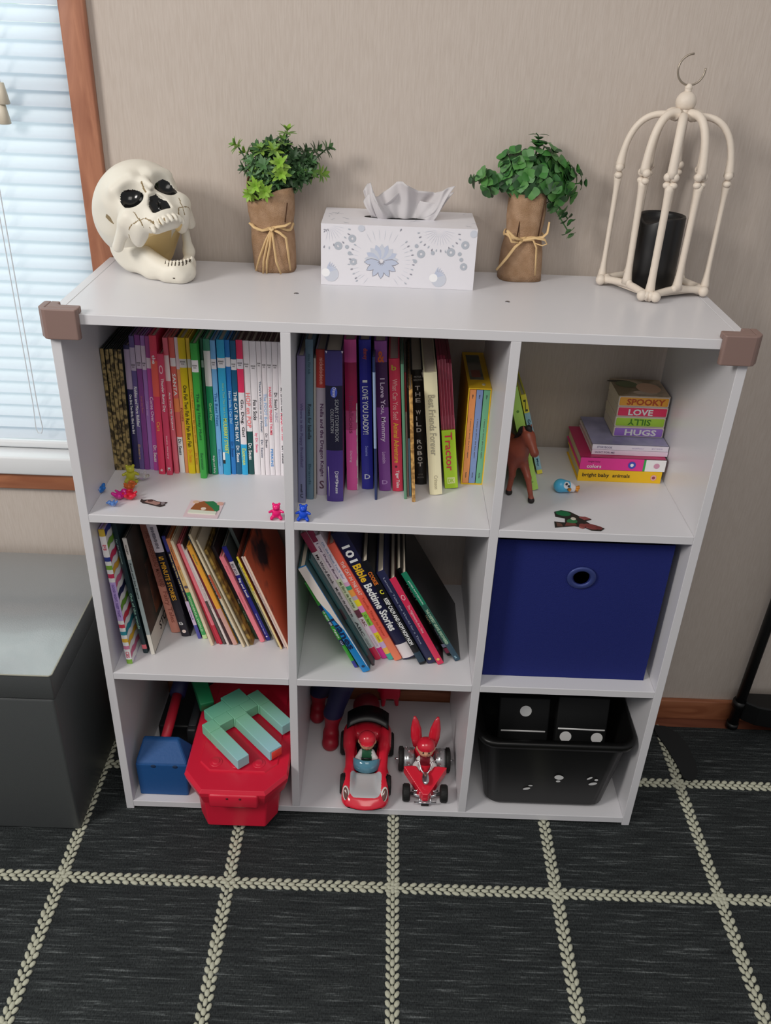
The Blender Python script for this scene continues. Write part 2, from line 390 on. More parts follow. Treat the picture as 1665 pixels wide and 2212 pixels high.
# ------------------------------------------------------------------ bookcase
Wd, T, D = .9208, .01362, .2885
ZL = [.00599+i*(.2884+.01362) for i in range(4)]; XL = [0.0, .302393, .604787, .90718]
H = ZL[3]+T
cw = mat('#dad9dd', .32, spec=.4)
edge = mat('#ddd2cc', .45)
case = empty('bookcase', (.46, .14, 0), label='white nine-cube bookcase standing against the wall', cat='bookcase')
def part(mb, name, par, **k):
    o = mb.build(name, par, **k); L = par.location; o.location = (-L[0], -L[1], -L[2]); return o
def panel(name, *a):
    m_ = MB(); m_.rbox(*a, cw, .0006, 1, smooth=False); return part(m_, name, case)
panel('side_panel', 0, T, 0, D, 0, H); panel('side_panel', Wd-T, Wd, 0, D, 0, H)
panel('top_board', T+.0003, Wd-T-.0003, 0, D, ZL[3], H)
for i in (1, 2): panel('divider', XL[i], XL[i]+T, .0003, D-.0003, ZL[0]+T, ZL[3])
panel('bottom_board', T, Wd-T, 0, D, ZL[0], ZL[0]+T)
for l in (1, 2):
    for i in range(3): panel('shelf', XL[i]+T, XL[i+1], 0, D, ZL[l], ZL[l]+T)
for x in (.3107, .6126):
    m_ = MB(); m_.lathe([(.0001, .0008), (.003, .0006), (.0038, 0), (.0038, -.001)][::-1], mat('#9a9aa0', .35, metal=.8), 16, (x, .1314, H)); part(m_, 'cam_cap', case)
# corner guards
gm = mat('#8a716a', .5)
def guard(xs, sgn):
    g = empty('corner_guard', (xs, 0, H-.02)); m_ = MB(); th = .010
    def leg(L0, L1):   # outer L profile swept
        pass
    # profile in plan: L around the corner (outer offset th, inner offset 0), top flange 12 mm over the board
    a = .041; b_ = .024
    def P(x, y): return (sgn*x, y)
    top = [P(-th*.6, -th*.3), P(-th*.3, -th*.8), P(.002, -th), P(a, -th), P(a+.002, -th*.7), P(a+.002, .010), P(a, .012), P(.016, .012), P(.012, .016), P(.012, b_), P(.010, b_+.002), P(-th*.7, b_+.002), P(-th, b_), P(-th, .002)]
    wall = [P(-th*.6, -th*.3), P(-th*.3, -th*.8), P(.002, -th), P(a, -th), P(a+.002, -th*.7), P(a+.002, -.0003), P(-.0003, -.0003), P(-.0003, b_+.002), P(-th*.7, b_+.002), P(-th, b_), P(-th, .002)]
    m_.prism(wall, -.012, .0285, gm)
    inn = [P(-.0003, -.0003), P(a+.002, -.0003), P(a+.002, .010), P(a, .012), P(.016, .012), P(.012, .016), P(.012, b_), P(.010, b_+.002), P(-.0003, b_+.002)]
    m_.prism(inn, .0203, .0285, gm)
    o = m_.build('guard_shell', g, fix=True, bevel=.0022)
    return g
g = guard(0, 1); tag(g, 'taupe foam corner guard on the left front corner of the bookcase', 'corner guard')
g = guard(Wd, -1); tag(g, 'taupe foam corner guard on the right front corner of the bookcase', 'corner guard')
# ------------------------------------------------------------------ books
Z2 = ZL[2]+T+.0002; Z1 = ZL[1]+T+.0002; Z0 = ZL[0]+T+.0002
pagem = mat('#cfc4b2', .8, 1.1); pagedk = mat('#a5917a', .8)
W_ = '#efe9ee'
LITE = 1.2
def book(x, y0, lean, h, t, d, z, col, label, bands=(), texts=(), side=None, rough=.38, group=None, bulge=.1, pages=True, yaw=0, stack=None, sidetex=None, boldk=.018, extra=None, top=None, name='book'):
    t = max(t-.0003, .0018)
    a = math.radians(lean); zz = z+(max(0, math.sin(a))*t)
    root = empty(name, (x, y0, zz), (0, a, 0)); root['label'] = label; root['category'] = 'book'
    if group: root['group'] = group
    cm = col if not isinstance(col, str) else mat(col, rough, LITE)
    sm = cm if side is None else (side if not isinstance(side, str) else mat(side, rough, LITE))
    bt = min(.0022, t*.28); mb = MB()
    y1 = d
    mb.box(0, bt, .0012, y1, 0, h, sm); mb.box(t-bt, t, .0012, y1, 0, h, sm)
    # spine as stacked bands on a slightly rounded profile
    cuts = sorted({0.0, 1.0} | {b[0] for b in bands} | {b[1] for b in bands})
    bu = min(t*bulge, .0022)
    prof = [(0, .0014)]+[(t*k/6, -bu*math.sin(PI*k/6)) for k in range(7)]+[(t, .0014)]
    prof2 = [(t-bt*.6, .0022), (bt*.6, .0022)]
    for f0, f1 in zip(cuts[:-1], cuts[1:]):
        fm = (f0+f1)/2; m = cm
        for b in bands:
            if b[0] <= fm <= b[1]: m = b[2] if not isinstance(b[2], str) else mat(b[2], rough, LITE)
        mb.prism((prof+prof2), h*(1-f1), h*(1-f0), m)
    for tx in texts:
        s_, tc_, f0, f1 = tx[:4]; cx = tx[4] if len(tx) > 4 else .5; wf = tx[5] if len(tx) > 5 else .55; mode = tx[6] if len(tx) > 6 else 'd'
        tm = mat(tc_, .5, LITE); yy = -bu-.0004
        if mode == 'd':    # reading downwards
            put_text(mb, s_, (t*(cx-wf/2), yy, h*(1-f0)), (0, 0, -1), (1, 0, 0), h*(f1-f0), t*wf, tm, boldk)
        elif mode == 'h':  # reading across
            put_text(mb, s_, (t*(cx-wf/2), yy, h*(1-f1)), (1, 0, 0), (0, 0, 1), t*wf, h*(f1-f0), tm, boldk)
        elif mode == 'stack':
            chars = list(s_); n_ = len(chars); st = h*(f1-f0)/n_
            for i, c_ in enumerate(chars):
                if c_ == ' ': continue
                put_text(mb, c_, (t*(cx-wf/2), yy, h*(1-f0)-st*(i+.82)), (1, 0, 0), (0, 0, 1), t*(wf if c_ != 'I' else wf*.2), st*.7, tm, .02)
        elif mode == 'dot':
            mb.add([(t*cx+t*wf/2*math.cos(k*PI/8), yy, h*(1-(f0+f1)/2)+t*wf/2*math.sin(k*PI/8)) for k in range(16)], [tuple(range(16))], tm)
        elif mode == 'ring':
            vs = []; 
            for k in range(20): vs += [(t*cx+t*wf/2*q*math.cos(k*PI/10), yy, h*(1-(f0+f1)/2)+h*(f1-f0)/2*q*math.sin(k*PI/10)) for q in (1, .68)]
            mb.add(vs, [(2*k, 2*k+1, (2*k+3) % 40, (2*k+2) % 40) for k in range(20)], tm)
        elif mode == 'bar':
            mb.add([(t*(cx-wf/2), yy, h*(1-f1)), (t*(cx+wf/2), yy, h*(1-f1)), (t*(cx+wf/2), yy, h*(1-f0)), (t*(cx-wf/2), yy, h*(1-f0))], [(0, 1, 2, 3)], tm)
    if extra: extra(mb, t, h, d, bu)
    cv = mb.build('cover', root)
    if pages:
        pm = MB(); inset = min(.003, h*.012); e = .0002
        pm.box(bt+e, t-bt-e, .0024, y1-.0025, inset, h-inset, pagem); pm.build('pages', root)
    return root
def label2(f0=.135, f1=.20, c='#e6dfe2'): return (f0, f1, c)
BB = [('BEGINNER', '#3a3638', .158, .168, .5, .7, 'h'), ('BOOKS', '#3a3638', .174, .183, .5, .45, 'h')]
def bbt(dy=0): return [(a_, b_, c_+dy, d_+dy, e_, f_, g_) for a_, b_, c_, d_, e_, f_, g_ in BB]
D1 = .142
gold = mat('#a08c5c', .42, 1.15, metal=.25, mottle=('#3d3422', 120, .42, .56))
gl_ = ['leftmost', 'second from the left', 'third and middle', 'fourth from the left', 'rightmost']
for i, (x, y0, l, h, t) in enumerate([(.0140, .1411, .3, .2039, .0056), (.0198, .1416, .7, .2031, .0054), (.0254, .1420, .9, .2037, .0053), (.0309, .1425, 1.1, .2035, .0052), (.0363, .1429, 1.3, .2027, .0055)]):
    book(x-.0008*0, y0, l, h, t, .145, Z2, '#1c2420', 'thin gold foil spined book, %s of the five gold spines' % gl_[i], side='#26302c', bands=[(0, 1, gold)], group='gold foil spined books', bulge=.05)
R1 = [  # x, y0, lean, h, t, colour, label, bands, texts
 (.0425, .149, 1.6, .2083, .0092, '#25234e', 'navy picture book with a long grey label beside the gold spines', [(.03, .34, '#a595ad')], [('One Bird, Two Birds, I Bird, You Bird', W_, .38, .70, .5, .5)]),
 (.0520, .1477, 1.6, .2234, .0078, '#5d4e85', 'grey violet slim book titled Riddles and More Riddles', [(.08, .245, '#b2a5ba')], [('Riddles and More Riddles!', W_, .36, .66, .55, .62), ('Bears', '#a58a70', .80, .92, .3, .5)]+bbt(.04)),
 (.0601, .1474, 1.7, .2254, .0082, '#7d3f86', 'plum purple slim book with faded reddish lettering on its spine', [(.07, .235, '#bfb0c4')], [('Great Day Bears', '#b06a78', .43, .56, .5, .5)]+bbt(.03)),
 (.0686, .148, 1.7, .2244, .0066, '#9c70b4', 'pale lavender slim book between purple and magenta books', [(.07, .24, '#d2c2d2')], [('Come over', '#c9a8d4', .47, .58, .5, .5)]+bbt(.03)),
 (.0755, .1455, 1.9, .2248, .0085, '#b3499c', 'magenta slim book with white script title', [(.15, .225, '#d9cbd6'), (.0, .15, '#9f4c8f')], [('Come Over', '#e6cfe2', .43, .62, .5, .62), ('Dr. Seuss', W_, .80, .93, .5, .62)]),
 (.0862, .1335, 1.6, .2303, .0105, '#d13759', 'bright red book with an orange middle and yellow word on its spine', [(.0, .10, '#cf3b52'), (.17, .42, '#dd5a4e')], [('the', W_, .13, .19, .5, .5), ('Cars', '#f0a050', .60, .67, .5, .5), ('ab', W_, .955, .975, .5, .4, 'h')]),
 (.0990, .1321, .9, .2028, .0095, '#c9405f', 'short crimson pink book with an oval ring ornament near its top', [], [('0', '#e6b6bf', .085, .155, .5, .6, 'ring'), ('Thunder Bunny Day', W_, .19, .46, .5, .55), ('little library', '#e6b6bf', .66, .86, .5, .3), ('M', W_, .93, .96, .5, .4, 'h')]),
 (.1100, .1379, .2, .226, .0074, '#cf6070', 'salmon slim book with a long white label and white title Are You My Mother', [(.12, .30, '#dfc9ca')], [('Are You My Mother?', W_, .38, .66, .5, .5)]),
 (.1182, .1417, .1, .2255, .0084, '#d4635a', 'coral book whose lowest quarter is white with Dr. Seuss in black', [(.14, .20, '#dfd6d8'), (.43, .53, '#e08450'), (.72, 1, W_)], [('SANTA', W_, .25, .41, .5, .6), ('Dr. Seuss', '#22343a', .735, .86, .5, .6)]),
 (.1271, .1413, .1, .226, .0052, '#e3955d', 'narrow peach book left of the yellow One Fish book', [(.0, .22, '#dac5cb')], [('FOXES', '#8a3a2c', .50, .60, .5, .6)]),
 (.1327, .1397, 0, .2263, .0110, '#d6b911', 'mustard yellow book titled One Fish Two Fish Red Fish Blue Fish', [(.145, .205, '#d8d0cf'), (.93, 1, '#dcc210')], [('One Fish Two Fish Red Fish Blue Fish', '#2a2410', .33, .79, .5, .55), ('Dr. Seuss', '#d98a1c', .81, .91, .5, .5)]+bbt(.0)),
 (.1442, .1416, 0, .2256, .0056, '#dfb83f', 'narrow golden yellow book with orange lettering left of the green Honey Hunt book', [(.145, .205, '#d8d0cf')], [('I Can Read With My Eyes Shut!', '#c9782a', .36, .76, .5, .6), ('Dr. Seuss', '#c9782a', .84, .93, .5, .6)]),
 (.1545, .125, -.1, .2238, .0100, '#379a3f', 'bright green book titled The Big Honey Hunt standing forward of its row', [(.115, .20, '#e0dcdd')], [('The Big Honey Hunt', '#1a4f2c', .35, .70, .5, .55), ('Berenstain', '#226a35', .80, .93, .5, .45)]+bbt(-.01)),
 (.1652, .1394, .05, .2268, .0040, '#1d4a38', 'very dark green slim book behind the Honey Hunt book', [(.15, .2, '#8b9a92')], []),
 (.1696, .1397, .1, .226, .0100, '#1f8a5d', 'emerald book with a long white label and pale green title', [(.08, .33, '#dcd6d6'), (.0, .08, '#3f8168')], [('Great Day', '#a5d89a', .45, .58, .5, .55), ('Bright and Early', W_, .85, .99, .5, .4)]),
 (.1801, .1407, 0, .2239, .0079, '#6fa9d9', 'light sky blue slim book beside the emerald one', [(.13, .20, '#d9d6de')], [('The Best Nest', '#2b5f9c', .37, .62, .5, .5), ('Eastman', '#4b7fbc', .80, .93, .5, .4)]+bbt(-.01)),
 (.1887, .1403, .3, .2255, .0116, '#2f9dc9', 'aqua blue book with yellow Mulberry Street lettering', [(.125, .195, '#dcdade')], [('And to Think That I Saw It on', '#7fb8a0', .30, .55, .62, .3), ('MULBERRY STREET', '#cdd84e', .56, .83, .62, .5), ('I', '#efe9ee', .82, .88, .2, .3, 'bar'), ('I', '#26262a', .88, .91, .2, .3, 'bar')]+bbt(-.015)),
 (.2010, .1424, .1, .2247, .0077, '#2474ba', 'medium blue slim book with light lettering left of The Cat in the Hat', [(.12, .185, '#dcdade')], [('Now Smile, I Can Do!', '#a8d0ea', .36, .60, .5, .6), ('Dr. Seuss', '#16407c', .74, .86, .5, .5)]),
 (.2091, .143, .1, .2238, .0085, '#15587e', 'dark teal book titled THE CAT IN THE HAT in bold white', [(.13, .205, '#dcdade')], [('THE CAT IN THE HAT', W_, .36, .74, .5, .62), ('Dr. Seuss', W_, .77, .90, .5, .6)]+bbt(0)),
 (.2180, .1426, .1, .2253, .0097, '#e2dbe0', 'pink, white and blue banded book titled Go, Dog. Go!', [(.0, .37, '#de3560'), (.13, .20, '#dcd6de'), (.76, 1, '#2aa0d2')], [('Go, Dog. Go!', '#2a2a2e', .42, .70, .5, .6), ('Eastman', '#c8d86e', .79, .92, .5, .6)]+bbt(-.005)),
 (.2280, .1446, 0, .224, .0095, '#e6dde0', 'white book titled HOP on POP with a dark green foot', [(.66, 1, '#17494a')], [('HOP on POP', '#e57b7b', .37, .63, .5, .7), ('Dr. Seuss', W_, .75, .88, .5, .6)]+bbt(0)),
 (.2378, .1442, 0, .2239, .0100, '#e6dee2', 'white book titled Fox in Socks in black', [], [('Fox in Socks', '#26262a', .42, .57, .5, .6), ('by Dr. Seuss', '#e05a80', .67, .82, .5, .5)]+bbt(.01)),
 (.2481, .1438, 0, .224, .0070, '#e5dde0', 'white book with slate lettering There is a Wocket in my Pocket', [], [("There's a Wocket in my Pocket!", '#56687e', .28, .66, .5, .6), ('Dr. Seuss', '#5a6478', .72, .86, .5, .5)]+bbt(-.01)),
 (.2554, .1443, 0, .2241, .0073, '#e4dce0', 'white book with light blue title The FOOT Book', [], [('The FOOT Book', '#8fb2d8', .37, .62, .5, .65), ('Dr. Seuss', '#3a3c48', .67, .78, .5, .5)]+bbt(0)),
 (.2629, .1446, 0, .2238, .0080, '#e6dee2', 'white book with red title Hand Hand Fingers Thumb', [], [('HAND HAND FINGERS THUMB', '#de4a62', .32, .68, .5, .5), ('PERKINS', '#2a8ad0', .79, .93, .5, .5)]+bbt(0)),
 (.2711, .1445, 0, .2237, .0088, '#e5dde1', "white book with black title Dr. Seuss's ABC", [], [("Dr. Seuss's", '#2a2a30', .36, .49, .5, .55), ('ABC', '#b8b2c0', .50, .58, .5, .5)]+bbt(0)),
 (.2801, .1442, 0, .2237, .0100, '#e6dee2', 'white book titled Mr. Brown Can Moo, last of the white spines by the divider', [], [('Mr. Brown Can', '#34363e', .32, .50, .5, .4), ('MOO!', '#e23a62', .51, .60, .5, .6), ('Can You?', '#e23a62', .61, .72, .5, .4), ('Dr. Seuss', '#34363e', .76, .90, .5, .45)]),
]
for x, y0, l, h, t, c, lab, bands, tx in R1:
    book(x, y0, l, h, t, min(.15, .297-y0), Z2, c, lab, bands, tx, group=None, side={'#e': '#5a3c3c'}.get(c[:2], None))
# a slim dark book fills the last gap before the divider
# ---- middle compartment of the top row
def fray(col='#d8d0ca', side=1, n=14, f=(.4, 1)):
    m = mat(col, .9)
    def fn(mb, t, h, d, bu):
        for k in range(n):
            q = h*(1-f[1])+h*(f[1]-f[0])*k/n; s_ = random.uniform(.3, 1)*.0022; x = t if side > 0 else 0
            mb.add([(x-side*s_, -bu*.4-.0006, q), (x+side*.0003, -.0002, q), (x+side*.0003, -.0002, q+h*(f[1]-f[0])/n), (x-side*s_*random.uniform(.3, 1.3), -bu*.4-.0006, q+h*(f[1]-f[0])/n)], [(0, 1, 2, 3)], m)
    return fn
silv = mat('#9fb6c0', .3, 1.2, metal=.7)
def scary(mb, t, h, d, bu):
    w1 = mat('#e8e4f0', .5)
    # oval emblem behind the brand script, torn white corner at the foot
    vs = [(t*.5+t*.2*math.cos(k*PI/10), -bu-.0003, h*.745+t*.34*math.sin(k*PI/10)) for k in range(20)]; mb.add(vs, [tuple(range(20))], mat('#3a4fb0', .4, 1.3))
    put_text(mb, 'Disney', (t*.36, -bu-.0006, h*.745+t*.30), (0, 0, -1), (1, 0, 0), t*.6, t*.26, w1, .01)
    put_text(mb, 'Disney', (t*.42, -bu-.0005, h*.215), (.12, 0, -1), (1, 0, .12), h*.085, t*.3, w1, .01)
    mb.tube([(t*.1, -bu-.0002, h*.25), (t*.13, -bu-.0003, h*.2), (t*.15, -bu-.0003, h*.12), (t*.13, -bu-.0002, h*.04)], .0005, w1, 5)
    for q in (.03, .93): mb.add([(t*q, -bu*.4-.0003, h), (t*q+.0015, -bu*.4-.0003, h-.004), (t*q+.003, -bu*.4-.0003, h-.0005)], [(0, 1, 2)], w1)
R2 = [
 (.3165, .0584, .3, .2359, .0112, '#6f6488', 'grey lilac hardcover leftmost in the top middle compartment', [(.35, 1, '#6e7292')], [('Where is the Puppy Breakfast?', '#4f4a72', .30, .74, .5, .5), ('C', '#23242e', .93, .96, .5, .4, 'h'), ('small', '#23242e', .86, .92, .5, .3)], {}),
 (.3282, .0705, .1, .2558, .0108, '#587080', 'tall slate blue book titled Roses for Isabella', [], [('Roses for Isabella', '#26323c', .38, .60, .5, .5), ('Alma Flor Ada', '#35505f', .08, .2, .5, .35), ('Brandt', '#35505f', .76, .9, .5, .35)], {}),
 (.3394, .0726, .1, .2277, .0033, '#9b9690', 'very thin grey book left of the grey and red spine', [], [], {}),
 (.3432, .0853, -.3, .2365, .0150, '#b2a8b8', 'grey book with a red head titled Nella and the Dragon Knight', [(0, .245, '#b8423e')], [('nickelodeon', '#e6a49a', .05, .22, .55, .4), ('Nella and the Dragon Knight', '#4c2150', .35, .86, .5, .45), ('S', '#5a3c50', .89, .95, .5, .5, 'h')], {}),
 (.3600, .0673, -1.0, .2417, .0250, '#1f1d36', 'thick dark purple book titled Scary Storybook Collection', [(0, .215, '#3c3572'), (.64, 1, '#44307c')], [('SCARY STORYBOOK', '#8a8c94', .30, .58, .66, .22), ('COLLECTION', '#8f9098', .36, .52, .38, .2), ('PRESS', W_, .865, .94, .6, .12)], dict(extra=scary, bulge=.14)),
 (.3888, .1056, -1.9, .2456, .0178, '#d8559c', 'hot pink scuffed paperback with torn white edge', [(.14, .45, '#9c2350'), (.45, .58, '#b04a78')], [('Daring', '#ecb4d0', .72, .8, .4, .25), ('Pinkalicious', '#8a2a58', .35, .6, .5, .4)], dict(extra=fray())),
 (.4123, .110, -2.5, .2445, .0178, '#2c2c96', 'royal blue book titled I LOVE YOU DADDY in white', [], [('I', W_, .25, .265, .45, .4, 'h'), ('LOVE YOU DADDY!', W_, .29, .61, .45, .5), ('disney', '#c8502f', .05, .12, .5, .45), ('Sesame', '#8e96d8', .69, .76, .5, .25), ('D', '#cfd2ef', .89, .925, .5, .5, 'h')], {}),
 (.4330, .0763, -2.6, .2321, .0043, '#21305c', 'thin book with a pale worn spine between the blue and purple books', [(.1, .62, '#8fa3c4')], [], dict(bulge=.3)),
 (.4400, .1062, -3.7, .2451, .0180, '#7d4290', 'purple book titled I Love You, Mommy', [(0, .13, '#8d4b96'), (.13, .42, '#482654')], [('I Love You, Mommy', '#d8c2dc', .23, .65, .5, .5), ('&', '#e0682e', .06, .13, .5, .55, 'h'), ('Londolin', '#c8a0d0', .72, .8, .5, .3), ('D', '#b48ac4', .92, .95, .5, .5, 'h')], {}),
 (.4608, .1064, -3.9, .2191, .0162, '#d93a58', 'coral red book titled What Can You See? Animal Adventure', [], [('What Can You See?', '#ee9a9c', .14, .44, .5, .5), ('Animal Adventure', '#f2a93c', .46, .77, .5, .5), ('Tiger Tales', W_, .83, .97, .5, .4), ('b', '#c8b040', .04, .08, .45, .45, 'h'), ('o', '#5a2030', .79, .81, .4, .25, 'dot')], {}),
 (.4785, .0821, -4.0, .2208, .0046, '#5d8a70', 'thin sage green book beside the coral red one', [], [], {}),
 (.4836, .0898, -4.1, .2054, .0030, '#8a7876', 'very thin brown grey book between two thin spines', [(0, .3, '#7a2a2e')], [], {}),
 (.4870, .093, -4.2, .1800, .0033, '#20262e', 'very thin black and light blue book', [(.45, 1, '#7aa6c2')], [], {}),
 (.4908, .0734, -4.4, .1860, .0055, None, 'thin tan mottled book standing forward of the black one', [], [], {}),
 (.4966, .1319, -5.0, .1932, .0186, '#0c0c0e', 'black book titled THE WILD ROBOT in stacked grey letters', [], [('THE WILD ROBOT', '#c0bebc', .12, .84, .5, .42, 'stack'), ('PETER', '#8c8a88', .045, .06, .55, .62, 'h'), ('BROWN', '#8c8a88', .068, .085, .55, .7, 'h'), ('LITTLE', '#6e6c6a', .90, .912, .5, .4, 'h'), ('BROWN', '#6e6c6a', .925, .94, .5, .55, 'h')], dict(extra=fray('#e8e4e0', 1, 3, (0, .06)))),
 (.5190, .0991, -6.2, .2035, .0200, '#e5dcb8', 'cream book titled Best Friends Forever', [], [('Best Friends Forever', '#a09a84', .17, .66, .5, .5), ('Crimson', '#b0a88e', .83, .95, .55, .3)], {}),
]
tan = mat('#c49a5a', .6, 1.3, mottle=('#8a6434', 160, .4, .6))
for x, y0, l, h, t, c, lab, bands, tx, kw in R2:
    book(x, y0, l, h, t, min(.22, .296-y0), Z2, c or tan, lab, bands, tx, **kw)
# tractor shaped board book: low green spine, five dark red boards rising behind it
a = math.radians(-7.1); tr_ = empty('board_book', (.5437, .1203, Z2), (0, a, 0), label='tractor-shaped board book with lime green spine and dark red boards', cat='book')
lime = mat('#9fc22a', .4, 1.3); mar = mat('#7a2438', .4, 1.25); pk = mat('#c86a80', .4)
mb = MB(); mb.rbox(0, .0212, -.0005, .03, 0, .1015, lime, .0012, 2, smooth=False)
put_text(mb, 'Tractor', (.0045, -.0010, .098), (0, 0, -1), (1, 0, 0), .066, .0115, mat('#c8304a', .5, LITE), .015)
mb.box(.0048, .0168, -.0009, -.0004, .009, .020, mat('#e8f0a8', .5)); put_text(mb, 'DK', (.006, -.0012, .011), (1, 0, 0), (0, 0, 1), .0095, .007, lime, .02)
mb.build('spine', tr_)
for i in range(5):
    mb = MB(); hh = .2195-(0 if i < 3 else .007)+.001*(i % 2); x0 = .0002+i*.00425
    prof = [(.002, .1018), (.0, .112), (.003, .125), (.002, .16), (-.001, .185), (.002, hh-.004), (.008, hh), (.17, hh), (.17, 0), (.031, 0), (.031, .1018)]
    n_ = len(prof); vs = [(x0, y, z) for y, z in prof]+[(x0+.0038, y, z) for y, z in prof]
    mb.add(vs, [tuple(range(n_)), tuple(range(n_, 2*n_))[::-1]]+[(k, n_+k, n_+(k+1) % n_, (k+1) % n_) for k in range(n_)], mar)
    mb.add([(x0+.0030, y-.0002, z) for y, z in prof[:6]]+[(x0+.0038, y-.0003, z) for y, z in prof[:6]], [(k, k+1, 7+k, 6+k) for k in range(5)], pk)
    mb.build('board', tr_, fix=False)
# yellow slipcase with three little books
yl = mat('#e2b921', .45, 1.15); dkin = mat('#2a2018', .7)
sc_ = empty('book_slipcase', (.5700, .1378, Z2), (0, math.radians(-.3), 0), label='yellow cardboard slipcase with a picture window on top, by the divider', cat='box')
mb = MB(); w_, h_, d_ = .0352, .1655, .1580; q = .0018
mb.box(0, q, 0, d_, 0, h_, yl); mb.box(w_-q, w_, 0, d_, 0, h_, yl); mb.box(q, w_-q, 0, d_, 0, q, yl); mb.box(q, w_-q, 0, d_, h_-q, h_, yl); mb.box(q, w_-q, d_-q, d_, q, h_-q, yl)
mb.box(.0045, w_-.009, .035, d_-.014, h_, h_+.0003, mat('#8d8a76', .3, mottle=('#59604e', 30, .4, .6)))
mb.box(.008, w_-.013, .045, .075, h_+.0003, h_+.0005, mat('#9a5a48', .4)); mb.box(.006, w_-.012, .11, .135, h_+.0003, h_+.0005, mat('#5e6a5c', .4))
mb.ball((w_-.011, .016, h_), (.003, .005, .0006), mat('#cfc6a0', .3), 6)
mb.build('case', sc_)
for i, (c, lab) in enumerate((('#e8945a', 'little orange book inside the yellow slipcase'), ('#7d93c4', 'little periwinkle blue book inside the yellow slipcase'), ('#6bab86', 'little mint green book inside the yellow slipcase'))):
    book(.5700+.0024+i*.01035+(.0006 if i == 2 else 0), .1385, -.3, .1605, .0099, .13, Z2+.0022, c, lab, [], [('Mo', '#4a4a50', .05, .09, .5, .2), ('I want to drive the bus again', '#5c564e', .3, .72, .5, .22), ('kids', '#4a4a50', .88, .94, .5, .2)], bulge=.04, group='little books in the slipcase')
# ---- right compartment of the top row
book(.6790, .1239, -17.0, .1800, .0150, .15, Z2, '#a6cf62', 'lime green board book leaning against the divider behind the toy horse', [], [('little green frog', '#7ea84a', .45, .75, .5, .3), ('o', '#5f8a38', .20, .24, .5, .3, 'dot'), ('o', '#7ea84a', .9, .93, .5, .25, 'dot')], bulge=.05)
book(.7000, .1824, -17.6, .1453, .0090, .10, Z2, '#e0d24a', 'yellow and blue book titled Go, Train, Go! leaning on the lime green one', [(.22, .95, '#8fb4c8')], [('Go, Train, Go!', '#1c3c50', .30, .66, .5, .6), ('May', '#27536e', .8, .9, .5, .45), ('Z', '#3a3a28', .06, .2, .5, .5, 'h')], bulge=.05)
def flat_book(x0, x1, y0, y1, z0, z1, c, label, texts=(), bands=(), topc=None, cat='book', pagec=None, skew=0, name='book'):
    """a book lying down with its spine to the front"""
    r_ = empty(name, (x0, y0, z0), label=label, cat='book'); mb = MB(); w = x1-x0; d = y1-y0; t = z1-z0-.0003
    cm = mat(c, .35, LITE); tm = cm if topc is None else (topc if not isinstance(topc, str) else mat(topc, .3, LITE)); bt = min(.0022, t*.25)
    mb.box(0, w, .001, d, 0, bt, cm); mb.box(0, w, .001, d, t-bt, t, tm); mb.box(0, w, 0, .002, 0, t, cm)
    for f0, f1, bc in bands: mb.box(w*f0, w*f1, -.0003, .001, 0, t, mat(bc, .4, LITE))
    for tx in texts:
        s_, tc_, f0, f1, zc, hf = tx[:6]; up = tx[6] if len(tx) > 6 else 1; tmm = mat(tc_, .5, LITE)
        if up == 1: put_text(mb, s_, (w*f0, -.0006, t*(zc-hf/2)), (1, 0, 0), (0, 0, 1), w*(f1-f0), t*hf, tmm, .015)
        elif up == -1: put_text(mb, s_, (w*f1, -.0006, t*(zc+hf/2)), (-1, 0, 0), (0, 0, -1), w*(f1-f0), t*hf, tmm, .015)
        else:
            mb.add([(w*(f0+f1)/2+w*(f1-f0)/2*math.cos(k*PI/8), -.0006-.0001*up, t*zc+t*hf/2*math.sin(k*PI/8)) for k in range(16)], [tuple(range(16))], tmm)
    mb.build('cover', r_, bevel=.0006)
    pm = MB(); pm.box(.0025, w-.002, .0024, d-.002, bt+.0001, t-bt-.0001, mat(pagec, .7) if pagec else pagem); pm.build('pages', r_); return r_
flat_book(.7629, .8992, .1654, .268, Z2, .6450, '#eab516', 'thick yellow board book titled bright baby animals, bottom of the flat stack', [('bright baby  animals', '#3a2a18', .05, .62, .52, .42), ('o', '#d9a0a0', .87, .94, .5, .5, 2), ('o', '#8e4048', .885, .925, .5, .26, 3)])
flat_book(.7635, .9020, .1654, .286, .6453, .6665, '#d9328c', 'thick pink board book titled colors on the yellow board book', [('colors', W_, .08, .25, .3, .3), ('bright baby', '#8a2460', .09, .23, .68, .2), ('o', '#3a4ab0', .56, .65, .5, .62, 2), ('o', W_, .585, .625, .5, .28, 3), ('o', '#c890a8', .86, .93, .5, .45, 3)], [(.74, .765, '#2f9a4a'), (.765, 1, W_)], topc='#b0285a')
flat_book(.7822, .9058, .178, .288, .6667, .6754, '#ead2e2', 'thin pale pink hardcover lying under the lavender covered book', [('WAIT FOR ME', '#8a7a94', .04, .3, .5, .4)], topc='#cfc0d6')
flat_book(.7818, .9055, .178, .288, .6757, .6848, '#dcd8e8', 'thin white spined book with a grey lavender cover below the word cubes', [('STORYBOOK', '#7d7a94', .06, .26, .5, .4), ('author', '#b0a8c4', .52, .68, .5, .3), ('press', '#b0a8c4', .78, .92, .5, .3)], topc=mat('#9a98b8', .3, 1.3, mottle=('#7c7c9c', 18, .4, .6)))
cz = [.6851, .7030, .7209, .7388, .7568]
